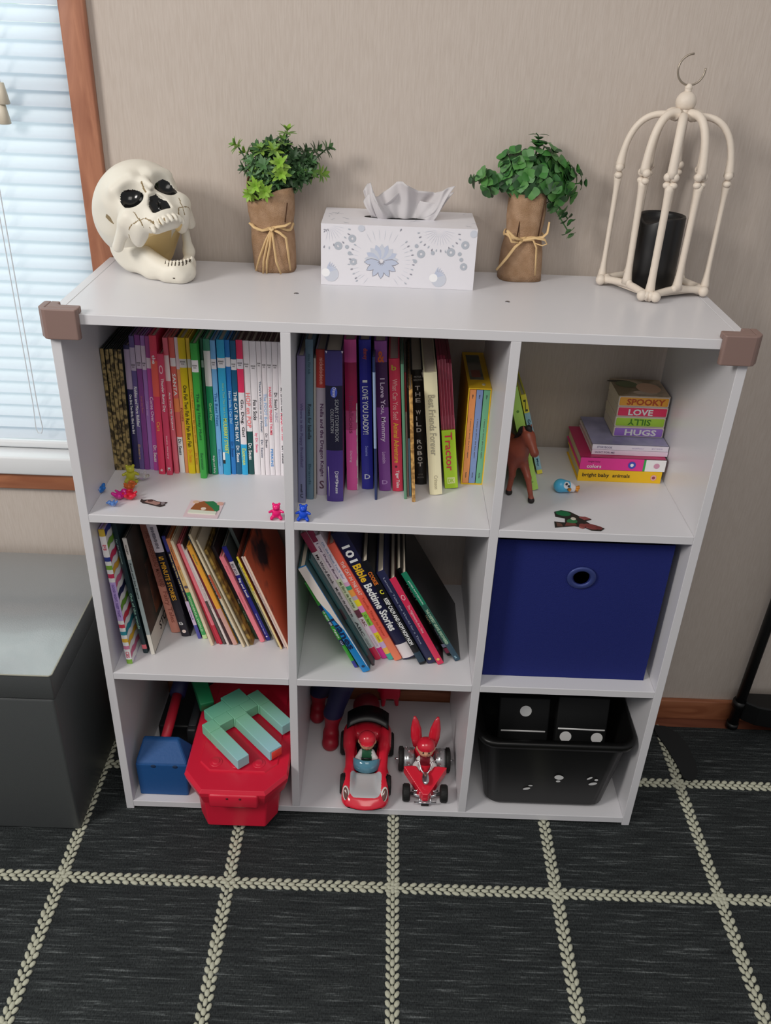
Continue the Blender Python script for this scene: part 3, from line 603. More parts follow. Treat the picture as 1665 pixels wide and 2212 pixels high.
for i, (s_, c, tc_, up, lab) in enumerate((('HUGS', '#9a70c8', W_, 1, 'chunky purple block book reading HUGS, lowest of the four word books'), ('SILLY', '#a2cc3e', '#3f7a20', -1, 'chunky lime green block book reading SILLY upside down'), ('LOVE', '#e0325e', W_, 1, 'chunky pink red block book reading LOVE'), ('SPOOKY', '#eda23a', '#b04a1e', 1, 'chunky orange block book reading SPOOKY, topmost of its stack'))):
    r_ = empty('block_book', (.8205-.0005*(i % 2), .2105, cz[i]), label=lab, cat='book'); mb = MB(); w = .0825; t = .0174
    whm = mat('#e2d6cc', .6)
    mb.rbox(0, w, .0, .072, 0, t, whm, .001, 1, smooth=False)
    mb.rbox(.001, w-.001, -.0006, .004, .0008, t-.0008, mat(c, .4, LITE), .0022, 2)
    tm = mat(tc_, .5, LITE); L = .052 if s_ != 'SPOOKY' else .062
    if up == 1: put_text(mb, s_, ((w-L)/2+.003, -.0010, t*.18), (1, 0, 0), (0, 0, 1), L if s_ != 'LOVE' else .040, t*.62, tm, .03)
    else: put_text(mb, s_, (w-.024, -.0010, t*.82), (-1, 0, 0), (0, 0, -1), .038, t*.62, tm, .02)
    mb.build('book_block', r_)
    if i == 3:
        mb = MB(); mb.box(-.001, w, .0, .074, t, t+.0012, mat('#c9b49a', .35, mottle=('#8a7a5c', 22, .42, .58)))
        for cx, cy, rx_, ry_, cc in ((.055, .035, .02, .022, '#e8c0a0'), (.022, .05, .018, .014, '#6e7a54'), (.012, .062, .02, .006, '#4a4434'), (.062, .045, .008, .006, '#a8604c'), (.045, .015, .02, .008, '#dcc8b4')):
            mb.add([(cx+rx_*math.cos(k*PI/8), cy+ry_*math.sin(k*PI/8), t+.0013+.0001*(cx*100 % 3)) for k in range(16)], [tuple(range(16))], mat(cc, .4))
        mb.build('cover', r_)
# ---- left compartment of the middle row
def stripes(seed, n=16):
    cols = ['#2b3a88', '#eee6e2', '#7aa83a', '#eee6e2', '#c8325a', '#eee6e2', '#d8a63a', '#eee6e2', '#d0688c', '#eee6e2', '#23284c', '#eee6e2', '#6a9a34', '#eee6e2', '#cc3a4e', '#eee6e2', '#2d8a9a', '#eee6e2', '#dcae38', '#eee6e2', '#c86a8a', '#eee6e2']
    return cols
def gn_side(mb, t, h, d, bu):
    cols = stripes(0); n = 22; x = t+.0003
    for k in range(n):
        z1_ = h*(1-k/n)-.001; z0_ = h*(1-(k+1)/n)
        zig = .006
        pts0 = [(x, 0, z1_), (x, d*.5, z1_+zig*0-.0), (x, d, z1_)]
        vs = [(x, 0, z0_), (x, .012, z0_+zig*.55), (x, .024, z0_), (x, .036, z0_+zig*.55), (x, d*.99, z0_), (x, d*.99, z1_), (x, .036, z1_+zig*.55), (x, .024, z1_), (x, .012, z1_+zig*.55), (x, 0, z1_)]
        vs = [(a_, b_, min(h, c_)) for a_, b_, c_ in vs]
        mb.add(vs, [(0, 1, 8, 9), (1, 2, 7, 8), (2, 3, 6, 7), (3, 4, 5, 6)], mat(cols[k % len(cols)], .4, 1.2))
A_ = stripes(0)
gb_ = [(0, .045, '#c8a83a'), (.045, .19, '#ecdfe0')]+[(.19+.03*i, .22+.03*i, A_[i]) for i in range(6)]+[(.37, .66, '#b9a0d8')]+[(.66+.028*i, .688+.028*i, c) for i, c in enumerate(['#ece4e2', '#cc3a4e', '#ece4e2', '#2d8a9a', '#ece4e2', '#dcae38', '#ece4e2', '#cc7a9a'])]+[(.884, .965, '#f0e8ea'), (.965, 1, '#7aa83a')]
book(.0300, .0244, -3.2, .2612, .0098, .055, Z1, '#b9a0d8', 'padded storybook with rainbow chevron stripes titled Good Night, Sleep Tight', gb_, [('GOOD NIGHT, SLEEP TIGHT', '#6a4a9c', .385, .63, .5, .5), ('CBS', '#c8325a', .10, .14, .5, .6, 'h'), ('CBS', '#c8325a', .90, .95, .5, .6)], extra=gn_side, bulge=.12)
ML = [
 (.0505, .0525, -5.5, .2594, .0080, '#1c3036', 'dark teal hardcover with a small red mark at its foot', [(.93, .965, '#d86a74')], [('Far the Mountain', '#7f9a9a', .12, .30, .4, .35), ('Out of the woods', '#8ab8a8', .52, .80, .5, .5)], {}),
 (.0640, .0499, -5.6, .2314, .0067, '#97a3a4', 'thin grey spined book with a white paper label and a dark photo cover', [(0, .17, '#d0ccc8'), (.82, 1, '#d8d4ca')], [('NONFIC', '#55504e', .05, .13, .5, .5), ('Read and See Poems', '#3a4446', .2, .5, .5, .5)], dict(side=mat('#42443e', .35, 1.0, mottle=('#1e2626', 14, .4, .62)), extra='STORY')),
 (.0850, .1108, -8.6, .2218, .0180, '#a3685c', 'tall salmon brown book titled Fairy Tales', [(.55, 1, '#cf8a78')], [('THE GINGERBREAD MAN AND', '#7c4438', .05, .56, .5, .45), ('Fairy Tales', '#a05a4c', .60, .90, .5, .55)], {}),
 (.1052, .1011, -10.0, .2289, .0160, '#1e1a26', 'black book of 5-minute stories with a white label at its head', [(0, .235, '#e2d6e0')], [('IIHHIIIIHIHIIHI', '#3c3446', .02, .2, .5, .35), ('5', '#e8a42c', .27, .30, .5, .6, 'h'), ('MINUTE STORIES', '#e8a42c', .32, .66, .5, .5), ('Kb', W_, .86, .89, .4, .4, 'h'), ('o', '#e8d0c8', .93, .97, .45, .45, 'dot')], dict(extra=fray('#0a0a0e', 1, 2, (.8, 1)))),
 (.1345, .0961, -12.2, .212, .0062, '#22203e', 'slim book with cream text and a blue foot beside the black one', [(.62, .86, '#c8b4d0'), (.86, 1, '#4a4a98'), (0, .14, '#40408c')], [('Good night little red train stories', '#dccb94', .16, .62, .5, .6), ('vel', '#5a4a80', .7, .8, .5, .4)], {}),
 (.1430, .0963, -13.2, .2082, .0080, '#e8925e', 'slim book with an orange top and grassy green lower spine', [(.30, .52, '#e0bc7c'), (.52, .96, '#3d9a56'), (.96, 1, '#b8d89a')], [('National', '#7a5a34', .08, .2, .5, .3), ('Geographic', '#7a5a34', .26, .4, .5, .3), ('o', '#5c5260', .43, .50, .6, .8, 'dot'), ('WONDERFUL WORLD', '#bfe0b0', .55, .92, .5, .4)], {}),
 (.1600, .0783, -13.8, .2165, .0050, '#d9c9ae', 'thin cream picture book standing forward of the red ones', [], [], {}),
 (.1690, .0843, -14.9, .207, .0040, '#a82238', 'thin deep red picture book, left of a pink one', [], [], {}),
 (.1738, .0828, -15.6, .2099, .0058, '#d9707c', 'thin rose pink picture book beside the deep red one', [(.8, 1, '#b82a3e')], [], {}),
 (.1810, .0832, -16.4, .2095, .0045, '#4a4240', 'thin charcoal picture book right of the rose pink one', [(0, .55, '#c8b8b8')], [], {}),
 (.1875, .0815, -17.0, .2000, .0040, '#d6c8c4', 'thin pale grey picture book left of the maroon spine', [], [('Little Critter books', '#9a7a80', .3, .6, .5, .4)], {}),
 (.1934, .0826, -17.6, .1977, .0036, '#6a2030', 'thin maroon picture book beside the orange topped one', [(.7, 1, '#3a1a20')], [], {}),
 (.1978, .0821, -18.0, .2099, .0078, '#e0a03a', 'slim book with orange upper spine and dusty pink lower spine', [(.62, 1, '#c89a90')], [('Seeds', '#7a8a5a', .08, .18, .5, .35)], {}),
 (.2068, .0864, -18.4, .226, .0070, '#2c4450', 'tall dark slate teal slim book in the leaning row', [], [('Where the Sidewalk', '#8fa6ae', .35, .85, .5, .35)], {}),
 (.2150, .0768, -18.8, .2373, .0040, '#d6c6a8', 'tall thin cream book with a rust patch on its spine', [(.34, .55, '#b0563c')], [], {}),
 (.2225, .0800, -19.1, .2250, .0034, '#cabfa6', 'tall thin beige book left of the gold mottled one', [], [], {}),
 (.2272, .0838, -19.4, .203, .0056, 'GOLD', 'slim gold mottled spine leaning in the middle left shelf', [], [], {}),
 (.2335, .1002, -19.5, .1993, .0066, '#2b2428', 'slim black book with a mossy green lower spine', [(.6, 1, '#2f4030')], [('Twas', '#b0b0b0', .55, .6, .5, .4), ('Claus', '#7f9a7a', .68, .8, .5, .4)], {}),
 (.2433, .0925, -19.5, .1837, .0082, '#e57c8a', 'pink book with faint lettering left of the navy Big and Small book', [], [('Fairy', '#c05a6c', .1, .2, .5, .3), ('Godmother School', '#c05a6c', .4, .6, .5, .3)], {}),
 (.2531, .0976, -19.4, .2012, .0080, '#25257c', 'navy book titled Big and Small with a small white label', [(.15, .29, '#cfc6cc')], [('BIG BOX', '#4a4454', .17, .28, .5, .5), ('Big and Small', W_, .32, .52, .5, .6), ('Robins Corner Books', '#b8b8e0', .70, .93, .5, .25), ('o', '#d0d0ea', .945, .965, .5, .4, 'dot')], dict(side='#4c5654')),
 (.2660, .1300, -19.6, .2450, .0060, '#5a6462', 'tall grey book standing back behind the slim leaning books', [], [], dict(side='#4a3a38')),
 (.2745, .081, -19.6, .1799, .0036, '#8a8478', 'thin grey taupe book right of the navy one', [(.3, .45, '#a8a86a')], [], {}),
 (.2800, .0755, -19.8, .1974, .0036, '#e0c93e', 'thin book with a yellow upper spine', [(.35, 1, '#dcc890')], [('Frosty', '#7a6a34', .1, .4, .5, .4)], dict(side='#8a4636')),
 (.2865, .0800, -19.9, .1950, .0036, '#d8c8c4', 'thin pinkish white spined book, second from the divider', [], [('Golden Books classics', '#8a7a80', .25, .6, .5, .4)], dict(side='#4c3a38')),
 (.2925, .0750, -19.9, .1990, .0034, '#e6c8b4', 'thin cream spined book with a rust orange cover beside the divider', [], [], dict(side=mat('#b05034', .35, 1.5, mottle=('#2a2226', 9, .38, .46)))),
]
def story(mb, t, h, d, bu):
    x = t+.0004; mb.box(t, x, .002, d*.98, .002, .038, mat('#d8d2c8', .5, 1.0)); put_text(mb, 'STORY', (x+.0003, d*.25, .012), (0, 1, 0), (0, 0, 1), .075, .016, mat('#2c2a2c', .5), .02)
    mb.box(t, x, .05, .15, .05, .15, mat('#7a4c38', .4, 1.0, mottle=('#3a3230', 20, .4, .6)))
for x, y0, l, h, t, c, lab, bands, tx, kw in ML:
    if kw.get('extra') == 'STORY': kw = dict(kw, extra=story)
    if c == 'GOLD': c = mat('#9a7c3c', .45, 1.2, mottle=('#5a4420', 90, .42, .58))
    book(x, y0, l, h, t, min(.20, .294-y0) if x > .05 else .2, Z1, c, lab, bands, tx, **kw)
# ---- centre compartment of the middle row
def torn(mb, t, h, d, bu):
    tp = mat('#dcd2cc', .9, 1.05); yy = -bu-.0005
    vs = [(-.0002, yy+.001, h), (t+.0002, yy+.001, h)]; L = []; Rr = []
    fr = [(.0, 0, 1), (.1, 0, 1), (.2, .0, 1.), (.28, .0, 1.), (.34, .12, 1), (.42, .42, .98), (.5, .55, .98), (.56, .72, 1), (.6, .9, 1)]
    vs = []; 
    for f, a_, b_ in fr: vs += [(t*a_, yy, h*(1-f)), (t*b_, yy, h*(1-f))]
    mb.add(vs, [(2*i, 2*i+2, 2*i+3, 2*i+1) for i in range(len(fr)-1)], tp)
    mb.add([(t*.86, yy, h*.4), (t, yy, h*.4), (t, yy, h*.06), (t*.93, yy, h*.03)], [(0, 1, 2, 3)], mat('#e0e4e6', .8))
def colorblocks(mb, t, h, d, bu): pass
cb = [(.0, .36, '#e2d4de'), (.36, .39, '#d8a8c8'), (.39, .42, '#3f9a78'), (.42, .47, '#e89a4a'), (.47, .50, '#b8a0b0'), (.50, .55, '#e2cf2c'), (.55, .60, '#e08ac0'), (.60, .71, '#8ac04a'), (.71, .77, '#e08ac0'), (.77, .85, '#e2cf2c'), (.85, .90, '#c0a8d0'), (.90, .95, '#f0b050'), (.95, 1, '#3fa594')]
MC = [
 (.4095, .0343, -26.0, .189, .0060, '#3fa03c', 'thin green workbook titled 10 Apps on Apps, leftmost in the leaning pile', [(.26, .33, '#1e2048'), (.44, .50, '#1e2048'), (.66, .73, '#1e2048'), (.92, 1, '#3a3a90')], [('10 apps', W_, .32, .44, .55, .7), ('on', W_, .45, .49, .55, .7), ('Apps', W_, .53, .64, .55, .7), ('GI', '#b8c0d8', .67, .72, .5, .6)], {}),
 (.4235, .0236, -27.2, .2299, .0137, '#1a7ec0', 'sky blue board book titled Planes with a torn white spine', [], [('Planes', '#10244c', .47, .77, .50, .88), ('o', '#12365c', .93, .96, .5, .4, 'dot')], dict(extra=torn, boldk=.03, side=mat('#35585c', .5, 1.1, mottle=('#2a3a3c', 24, .4, .6)))),
 (.4390, .0412, -26.8, .2347, .0042, '#35585c', 'dark grey teal board book right of the Planes book', [(.9, 1, '#4a3c40'), (.45, .55, '#45363c')], [], {}),
 (.4440, .0559, -26.8, .2770, .0102, '#cfc6c8', 'tall board book titled My Word Book with a crimson foot', [(0, .14, '#8a2c48'), (.62, .9, '#b9c0bf'), (.9, 1, '#c22448')], [('My Word Book', '#33202c', .16, .38, .5, .55), ('Mi libro de palabras', '#2c2428', .41, .64, .5, .5), ('ABC', '#3a3a3c', .68, .8, .5, .45), ('SCHOLASTIC', '#7c8484', .82, .895, .5, .4)], {}),
 (.4556, .0598, -26.9, .2797, .0097, '#e0d2dc', 'tall board book titled My Shapes Book with a magenta foot', [(0, .08, '#8a2c4c'), (.36, .60, '#c8d2b0'), (.60, .66, '#6a3a48'), (.91, 1, '#d02a8c')], [('1 my Shapes Book', '#5a3a5c', .09, .36, .5, .5), ('Mi libro de formas', '#5c6a44', .38, .58, .5, .5), ('ABC', '#6a2a28', .67, .73, .5, .5), ('SCHOLASTIC', '#b8a0b4', .80, .90, .5, .35)], {}),
 (.4666, .0574, -27.0, .2734, .0090, '#e2d4de', 'white topped book with coloured blocks titled Oh, the Places', cb, [('Oh, the Places You\'ll Go!', '#7890b0', .05, .33, .5, .45), ('Dr. Seuss', '#4a7a34', .62, .70, .5, .45), ('Classic', '#a08a20', .79, .84, .5, .4)], {}),
 (.4769, .0563, -27.0, .2555, .0130, '#e2604e', 'coral board book titled The Cat in the Hat', [(.8, 1, '#e87a58')], [('THE CAT IN THE HAT', '#eec8c0', .14, .42, .55, .45), ('Terrific Things to Know', '#b8402f', .44, .78, .5, .4)], {}),
 (.4917, .0597, -27.0, .2767, .0240, '#16163a', 'thick midnight blue book titled 101 Bible Bedtime Stories', [(.875, .99, '#ded6d8')], [('101', W_, .10, .22, .5, .58), ('Bible', '#f0b428', .24, .37, .5, .58), ('Bedtime Stories', W_, .39, .76, .5, .58)], dict(boldk=.03)),
 (.5192, .0483, -27.2, .2277, .0120, '#0f1016', 'black book titled KEEP CALM AND NOM NOM NOM', [(.88, .98, '#203848')], [('KEEP CALM AND NOM NOM NOM', W_, .34, .80, .5, .6), ('COOKIE', '#d8722c', .09, .21, .4, .6), ('C', '#e8dc3a', .26, .30, .5, .5, 'h')], dict(boldk=.03)),
 (.5335, .0514, -27.3, .2047, .0142, '#25284a', 'dark indigo paperback with faint lettering and a yellow dot', [], [('Lemony Tales the World for a Time', '#8a90a8', .06, .78, .5, .3), ('o', '#c8b878', .93, .97, .5, .4, 'dot')], {}),
 (.5500, .0499, -27.4, .1931, .0110, '#cf2e54', 'crimson paperback titled The Nightmares with an orange dot', [], [('The Nightmares Are Here', '#f0a8b4', .30, .62, .5, .5), ('0', '#eeb0b8', .18, .24, .5, .6, 'ring'), ('o', '#f2b060', .92, .96, .5, .5, 'dot')], dict(side='#1e060c')),
 (.5680, .0740, -29.2, .1990, .0105, '#08090c', 'black book titled PIGGY with small red and white labels at its foot', [(.86, .9, '#a8a8c8'), (.91, .97, '#a83a5c')], [('PIGGY', '#b8b4b0', .16, .36, .55, .5), ('HUNT', '#e8d8a8', .52, .62, .5, .45), ('Michael Sanchez', '#9a9ab0', .68, .85, .5, .22)], {}),
 (.5800, .0605, -29.8, .2021, .0100, '#1b7a5c', 'green hardcover with a dark jacket, rightmost in the leaning pile', [(.35, .8, '#2b5a50'), (.8, 1, '#2c4656')], [('JAMES PATTERSON', '#c8ead8', .08, .34, .5, .3), ('THE DEEPEST GRAVE DISCOVERED', '#b8d4b8', .40, .80, .5, .5), ('a', '#8ab0c0', .94, .97, .5, .4, 'h')], dict(side=mat('#0d1110', .3, 1.0, mottle=('#1e1a1c', 16, .4, .6)))),
]
for x, y0, l, h, t, c, lab, bands, tx, kw in MC:
    book(x, y0, l, h, t, min(.16 if x > .5 else .21, .294-y0), Z1, c, lab, bands, tx, **kw)
# ------------------------------------------------------------------ fabric bin in the middle right cube
nav = mat('#222b70', .85, 1.0, bump=(900, .5), spec=.2)
t_ = empty('fabric_bin', (.76, .15, Z1), label='navy blue fabric storage cube with a metal grommet in the middle right cube', cat='storage bin')
mb = MB(); bx0, bx1, by0, by1, bz = .6235, .8945, .0285, .282, .5935-0
def binring(z, k):   # slightly bowed soft front
    pts = []
    for i in range(13):
        u = i/12; pts.append((bx0+(bx1-bx0)*u, by0-.0022*math.sin(PI*u)*math.sin(PI*min(1, max(0, (z-Z1)/.27)))+k, z))
    return pts
zz = [Z1+.0002+(.5900-Z1)*i/12 for i in range(13)]
# grommet hole cut out of the front: build the front as a ring-shaped patch
hx, hz, hr = .7590, .5275, .0125
cols = 40
def front_pt(x, z):
    u = (x-bx0)/(bx1-bx0); v = (z-Z1)/(.59-Z1); return (x, by0-.0030*math.sin(PI*u)*math.sin(PI*v), z)
vs = []; fs = []
angs = sorted([2*PI*k/cols for k in range(cols)]+[math.atan2(z_-hz, x_-hx) % (2*PI) for x_ in (bx0, bx1) for z_ in (Z1, .5900)]); cols = len(angs)
for k in range(cols):
    a = angs[k]; c_, s_ = math.cos(a), math.sin(a)
    for q in range(7):
        # from the hole rim out to the rectangle border
        tx = ((bx1-hx)/c_ if c_ > 0 else (bx0-hx)/c_) if abs(c_) > 1e-6 else 9; tz = ((.5900-hz)/s_ if s_ > 0 else (Z1-hz)/s_) if abs(s_) > 1e-6 else 9
        R_ = min(tx, tz); r = hr+(R_-hr)*(q/6)**1.3; vs.append(front_pt(hx+c_*r, hz+s_*r))
for k in range(cols):
    for q in range(6): fs.append((k*7+q, k*7+q+1, ((k+1) % cols)*7+q+1, ((k+1) % cols)*7+q))
mb.add(vs, fs, nav, True)
mb.box(bx0, bx0+.003, by0, by1, Z1, .59, nav); mb.box(bx1-.003, bx1, by0, by1, Z1, .59, nav); mb.box(bx0, bx1, by1-.003, by1, Z1, .59, nav); mb.box(bx0, bx1, by0+.002, by1, Z1, Z1+.003, nav)
part(mb, 'fabric_box', t_)
gmm = mat('#39457f', .4, 1.1, metal=.3); mb = MB(); vs = []; fs = []; n1, n2 = 32, 10
for i in range(n1):
    for j in range(n2):
        a = 2*PI*i/n1; b_ = 2*PI*j/n2; r = .0163+.0042*math.cos(b_); vs.append((hx+r*math.cos(a)*1.12, by0-.0042-.0022*math.sin(b_), hz+r*math.sin(a)))
for i in range(n1):
    for j in range(n2): fs.append((i*n2+j, i*n2+(j+1) % n2, ((i+1) % n1)*n2+(j+1) % n2, ((i+1) % n1)*n2+j))
mb.add(vs, fs, gmm, True); part(mb, 'grommet', t_)

# ------------------------------------------------------------------ black tub with foam dominoes
blk = mat('#060607', .38, spec=.35); t_ = empty('plastic_tub', (.765, .13, Z0), label='black plastic tub with a flared rim in the bottom right cube', cat='tub')
def rr(x0, x1, y0, y1, r, z, n=5):
    p = []
    for cx, cy, a0 in ((x1-r, y1-r, 0), (x0+r, y1-r, 90), (x0+r, y0+r, 180), (x1-r, y0+r, 270)):
        for k in range(n+1):
            a = math.radians(a0+90*k/n); p.append((cx+r*math.cos(a), cy+r*math.sin(a), z))
    return p
tub = [rr(.668, .860, .030, .245, .02, Z0+.0003), rr(.660, .866, .022, .25, .022, Z0+.004), rr(.654, .873, .017, .253, .024, Z0+.012), rr(.640, .896, .009, .262, .03, Z0+.155), rr(.636, .900, .006, .264, .03, Z0+.163), rr(.628, .9045, -.004, .268, .032, Z0+.166), rr(.626, .9055, -.006, .270, .032, Z0+.176), rr(.629, .9035, -.003, .267, .031, Z0+.180), rr(.641, .896, .010, .259, .028, Z0+.176), rr(.658, .868, .022, .246, .022, Z0+.010)]
mb = MB(); mb.loft(tub, blk, caps=True); part(mb, 'tub_body', t_, fix=True)
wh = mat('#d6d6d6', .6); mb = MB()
def onfront(x, z, lift=.0006):
    f = (z-(Z0+.012))/.143; return (x, .017-.008*f-lift, z)
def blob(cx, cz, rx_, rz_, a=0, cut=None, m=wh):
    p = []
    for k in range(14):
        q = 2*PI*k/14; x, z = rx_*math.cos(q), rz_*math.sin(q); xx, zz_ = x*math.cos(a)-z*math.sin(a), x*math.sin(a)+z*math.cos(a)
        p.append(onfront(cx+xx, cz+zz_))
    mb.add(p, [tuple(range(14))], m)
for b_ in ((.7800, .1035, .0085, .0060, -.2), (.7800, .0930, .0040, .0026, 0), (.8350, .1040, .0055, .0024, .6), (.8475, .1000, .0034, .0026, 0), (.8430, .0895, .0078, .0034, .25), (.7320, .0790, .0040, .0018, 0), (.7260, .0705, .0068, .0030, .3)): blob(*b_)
part(mb, 'white_patches', t_)['kind'] = 'stuff'  # uneven white patches laid over the tub front
dm = mat('#0d0e0f', .6, spec=.3)
def domino(x, y, z, rx_, rz_, label, kind):
    d = empty('foam_domino', (x, y, z), (math.radians(rx_), 0, math.radians(rz_)), label=label, cat='domino'); mb = MB()
    mb.rbox(-.0455, .0455, 0, .022, 0, .155, dm, .003); mb.build('domino_block', d); mb = MB()
    if kind == 1:
        mb.rbox(-.040, .040, -.0009, .001, .0890, .0920, wh, .0006, 1); c = [(.002, .130, .0105)]
    else:
        mb.rbox(-.042, .042, -.0009, .001, .0905, .0935, wh, .0006, 1); c = [(-.027, .0765, .0105), (.029, .0765, .0105), (-.027, .130, .0105), (.029, .130, .0105)][:2]
    for cx, cz_, r in c: mb.add([(cx+r*math.cos(k*PI/12), -.0008, cz_+r*math.sin(k*PI/12)) for k in range(24)], [tuple(range(24))], wh)
    mb.build('dots', d)
domino(.7140, .0350, .0800, -16, 0, 'big black foam domino with one white dot standing in the tub', 1)
domino(.8170, .0360, .0880, -14, -1, 'big black foam domino with two white dots below its line, standing in the tub', 2)

# ------------------------------------------------------------------ red octagonal toy tub and things in the bottom left cube
redm = mat('#cf1f3a', .35, 1.1, bump=(60, .15))
t_ = empty('toy_tub', (.21, .06, Z0), label='red octagonal plastic toy tub with studded lid, sticking out of the bottom left cube', cat='tub')
def octo(x0, x1, y0, y1, c, cy, z): return [(x0+c, y0, z), (x1-c, y0, z), (x1, y0+cy, z), (x1, y1-cy, z), (x1-c, y1, z), (x0+c, y1, z), (x0, y1-cy, z), (x0, y0+cy, z)]
Lz = .098
mb = MB(); mb.loft([octo(.144, .2755, -.0480, .215, .0165, .03, Z0+.0004), octo(.142, .2790, -.0500, .217, .018, .03, Z0+.004), octo(.1385, .2845, -.0525, .222, .019, .033, Lz-.008), octo(.1385, .2845, -.0525, .222, .019, .033, Lz)], redm, smooth=False); part(mb, 'tub_body', t_, fix=True, bevel=.003)
mb = MB(); ZT = .1290
mb.loft([octo(.1300, .2920, -.0610, .230, .030, .036, Lz-.006), octo(.1290, .2930, -.0625, .231, .030, .036, Lz-.004), octo(.1225, .2990, -.0690, .236, .034, .040, ZT-.014), octo(.1205, .3005, -.0700, .237, .034, .042, ZT-.006), octo(.1240, .2975, -.0660, .234, .034, .042, ZT)], redm, smooth=False)
mb.loft([octo(.143, .281, -.026, .21, .02, .02, ZT-.002), octo(.145, .279, -.024, .208, .02, .02, ZT+.003)], redm, smooth=False)
for x, y in ((.172, -.006), (.2095, -.008), (.247, -.006), (.247, .036), (.172, .036)):
    mb.lathe([(.0115, 0), (.0115, .0012), (.0070, .0016), (.0065, .0034), (.0, .0036)], redm, 24, (x, y, ZT+.003))
part(mb, 'lid', t_, fix=True, bevel=.0025)
mb = MB(); mb.rbox(.170, .2540, -.0735, -.055, Lz-.004, ZT-.005, redm, .004); hm = mat('#5a0a16', .6)
for x in (.2015, .2235): mb.ball((x, -.0738, ZT-.012), (.0022, .0012, .0022), hm, 6)
part(mb, 'latch', t_)
# turquoise foam trident lying across the lid
foam = bpy.data.materials.new('foam_trident'); foam.use_nodes = True; n = foam.node_tree; b = n.nodes['Principled BSDF']; b.inputs['Roughness'].default_value = .75
t = N(n, 'ShaderNodeTexCoord'); sp = N(n, 'ShaderNodeSeparateXYZ'); n.links.new(t.outputs['Object'], sp.inputs[0])
r = N(n, 'ShaderNodeValToRGB'); e = r.color_ramp.elements; e[0].position = 0; e[0].color = (*hexc('#5fb59a'), 1); e[1].position = 1; e[1].color = (*hexc('#a3d2e0'), 1); q_ = e.new(.35); q_.color = (*hexc('#86c8a6'), 1)
mr = N(n, 'ShaderNodeMapRange'); mr.inputs['From Min'].default_value = -.06; mr.inputs['From Max'].default_value = .11; n.links.new(sp.outputs['X'], mr.inputs['Value']); n.links.new(mr.outputs[0], r.inputs[0]); n.links.new(r.outputs[0], b.inputs['Base Color'])
seam = mat('#4b9a82', .8)
ang = math.atan2(-.055, .0615)
t_ = empty('foam_trident', (.1547, .0376, ZT+.0068), (0, 0, math.radians(-47)), label='turquoise block foam trident head lying on the red tub lid', cat='toy')
# local: x along the prongs, y across
mb = MB(); hh = .0215
def blk_(x0, x1, y0, y1): mb.rbox(x0, x1, y0, y1, 0, hh, foam, .0011, 2, smooth=False)
for q in ((-.0266, 0, 0, .0235), (-.0565, -.0266, .0227, .0640), (-.0266, -.004, .0235, .0530), (-.0266, 0, .053, .080), (-.0645, -.0266, .064, .1056), (-.0266, -.004, .080, .1060), (-.039, 0, .1060, .1305)): blk_(*q)
mb.build('head_blocks', t_)
for x1, y0, y1 in ((.0870, .0, .0235), (.1060, .0535, .0795), (.0700, .1070, .1305)):
    mb = MB(); mb.rbox(.0003, x1, y0, y1, 0, hh, foam, .0011, 2, smooth=False)
    if x1 > .1: mb.rbox(x1-.004, x1+.0008, y0+.004, y1-.0005, .0006, .0175, mat('#e8473c', .6), .0006, 1)
    mb.build('prong', t_)
# green handle running back under it
grn = mat('#147a4c', .5)
t_ = empty('foam_stick', (.11, .20, .12), label='dark green foam stick lying at the back of the bottom left cube behind the trident', cat='toy')
mb = MB(); d0 = Vector((.136, .112, .1490)); d1 = Vector((.088, .215, .1760)); ax = (d1-d0).normalized(); Xm = Matrix.Translation(d0) @ ax.to_track_quat('X', 'Z').to_matrix().to_4x4()
mb.rbox(0, (d1-d0).length, -.013, .013, -.012, .012, grn, .002, X=Xm); part(mb, 'stick', t_)
# crimson box behind the tub
crm = mat('#96142e', .5)
t_ = empty('toy_box', (.24, .27, Z0), label='dark crimson toy box standing at the back of the bottom left cube', cat='box')
mb = MB(); mb.rbox(.185, .296, .243, .284, Z0, .27, crm, .006); part(mb, 'box_shell', t_); mb = MB(); mb.rbox(.183, .298, .241, .286, .245, .274, crm, .004); part(mb, 'box_lid', t_)
# blue foam hammer standing on its head
blu = mat('#164f8c', .6, 1.05, bump=(200, .2))
t_ = empty('foam_hammer', (.068, .05, Z0), label='blue foam hammer head with a round red handle in the bottom left cube', cat='toy hammer')
mb = MB()
zk = .098; lo = [(.0232, Z0+.0002), (.1115, Z0+.0002), (.1150, zk), (.0215, zk)]; hi = [(.0215, zk), (.1150, zk), (.0925, .1225), (.0290, .1225)]
mb.loft([[(x, .0150, z) for x, z in lo], [(x, .066, z) for x, z in lo]], blu, smooth=False)
mb.loft([[(x, .0150+(z-zk)*1.5, z) for x, z in hi], [(x, .066-(z-zk)*.2, z) for x, z in hi]], blu, smooth=False)
part(mb, 'hammer_head', t_, fix=True, bevel=.003)
mb = MB(); dk = mat('#0c2c50', .7)
for x in (.0535, .0925): mb.ball((x, .0152, .093), (.0050, .0016, .0036), dk, 8)
part(mb, 'eyelets', t_)
rdm = mat('#c8243a', .45)
mb = MB(); mb.tube([(.0660, .057, .1120), (.0685, .100, .1250), (.0710, .150, .1400)], .0090, rdm, 16); part(mb, 'handle', t_)
mb = MB(); mb.tube([(.0710, .150, .1400), (.074, .190, .150), (.078, .240, .160)], .0150, mat('#1c2250', .5), 14); part(mb, 'grip', t_)
t_ = empty('toy_case', (.09, .24, Z0), label='black toy case lying behind the blue foam hammer', cat='case')
mb = MB(); mb.rbox(.098, .1165, .09, .282, Z0, .11, mat('#1e2226', .5), .004); mb.rbox(.03, .098, .14, .282, Z0, .07, mat('#181b1e', .5), .004); part(mb, 'case_shell', t_)
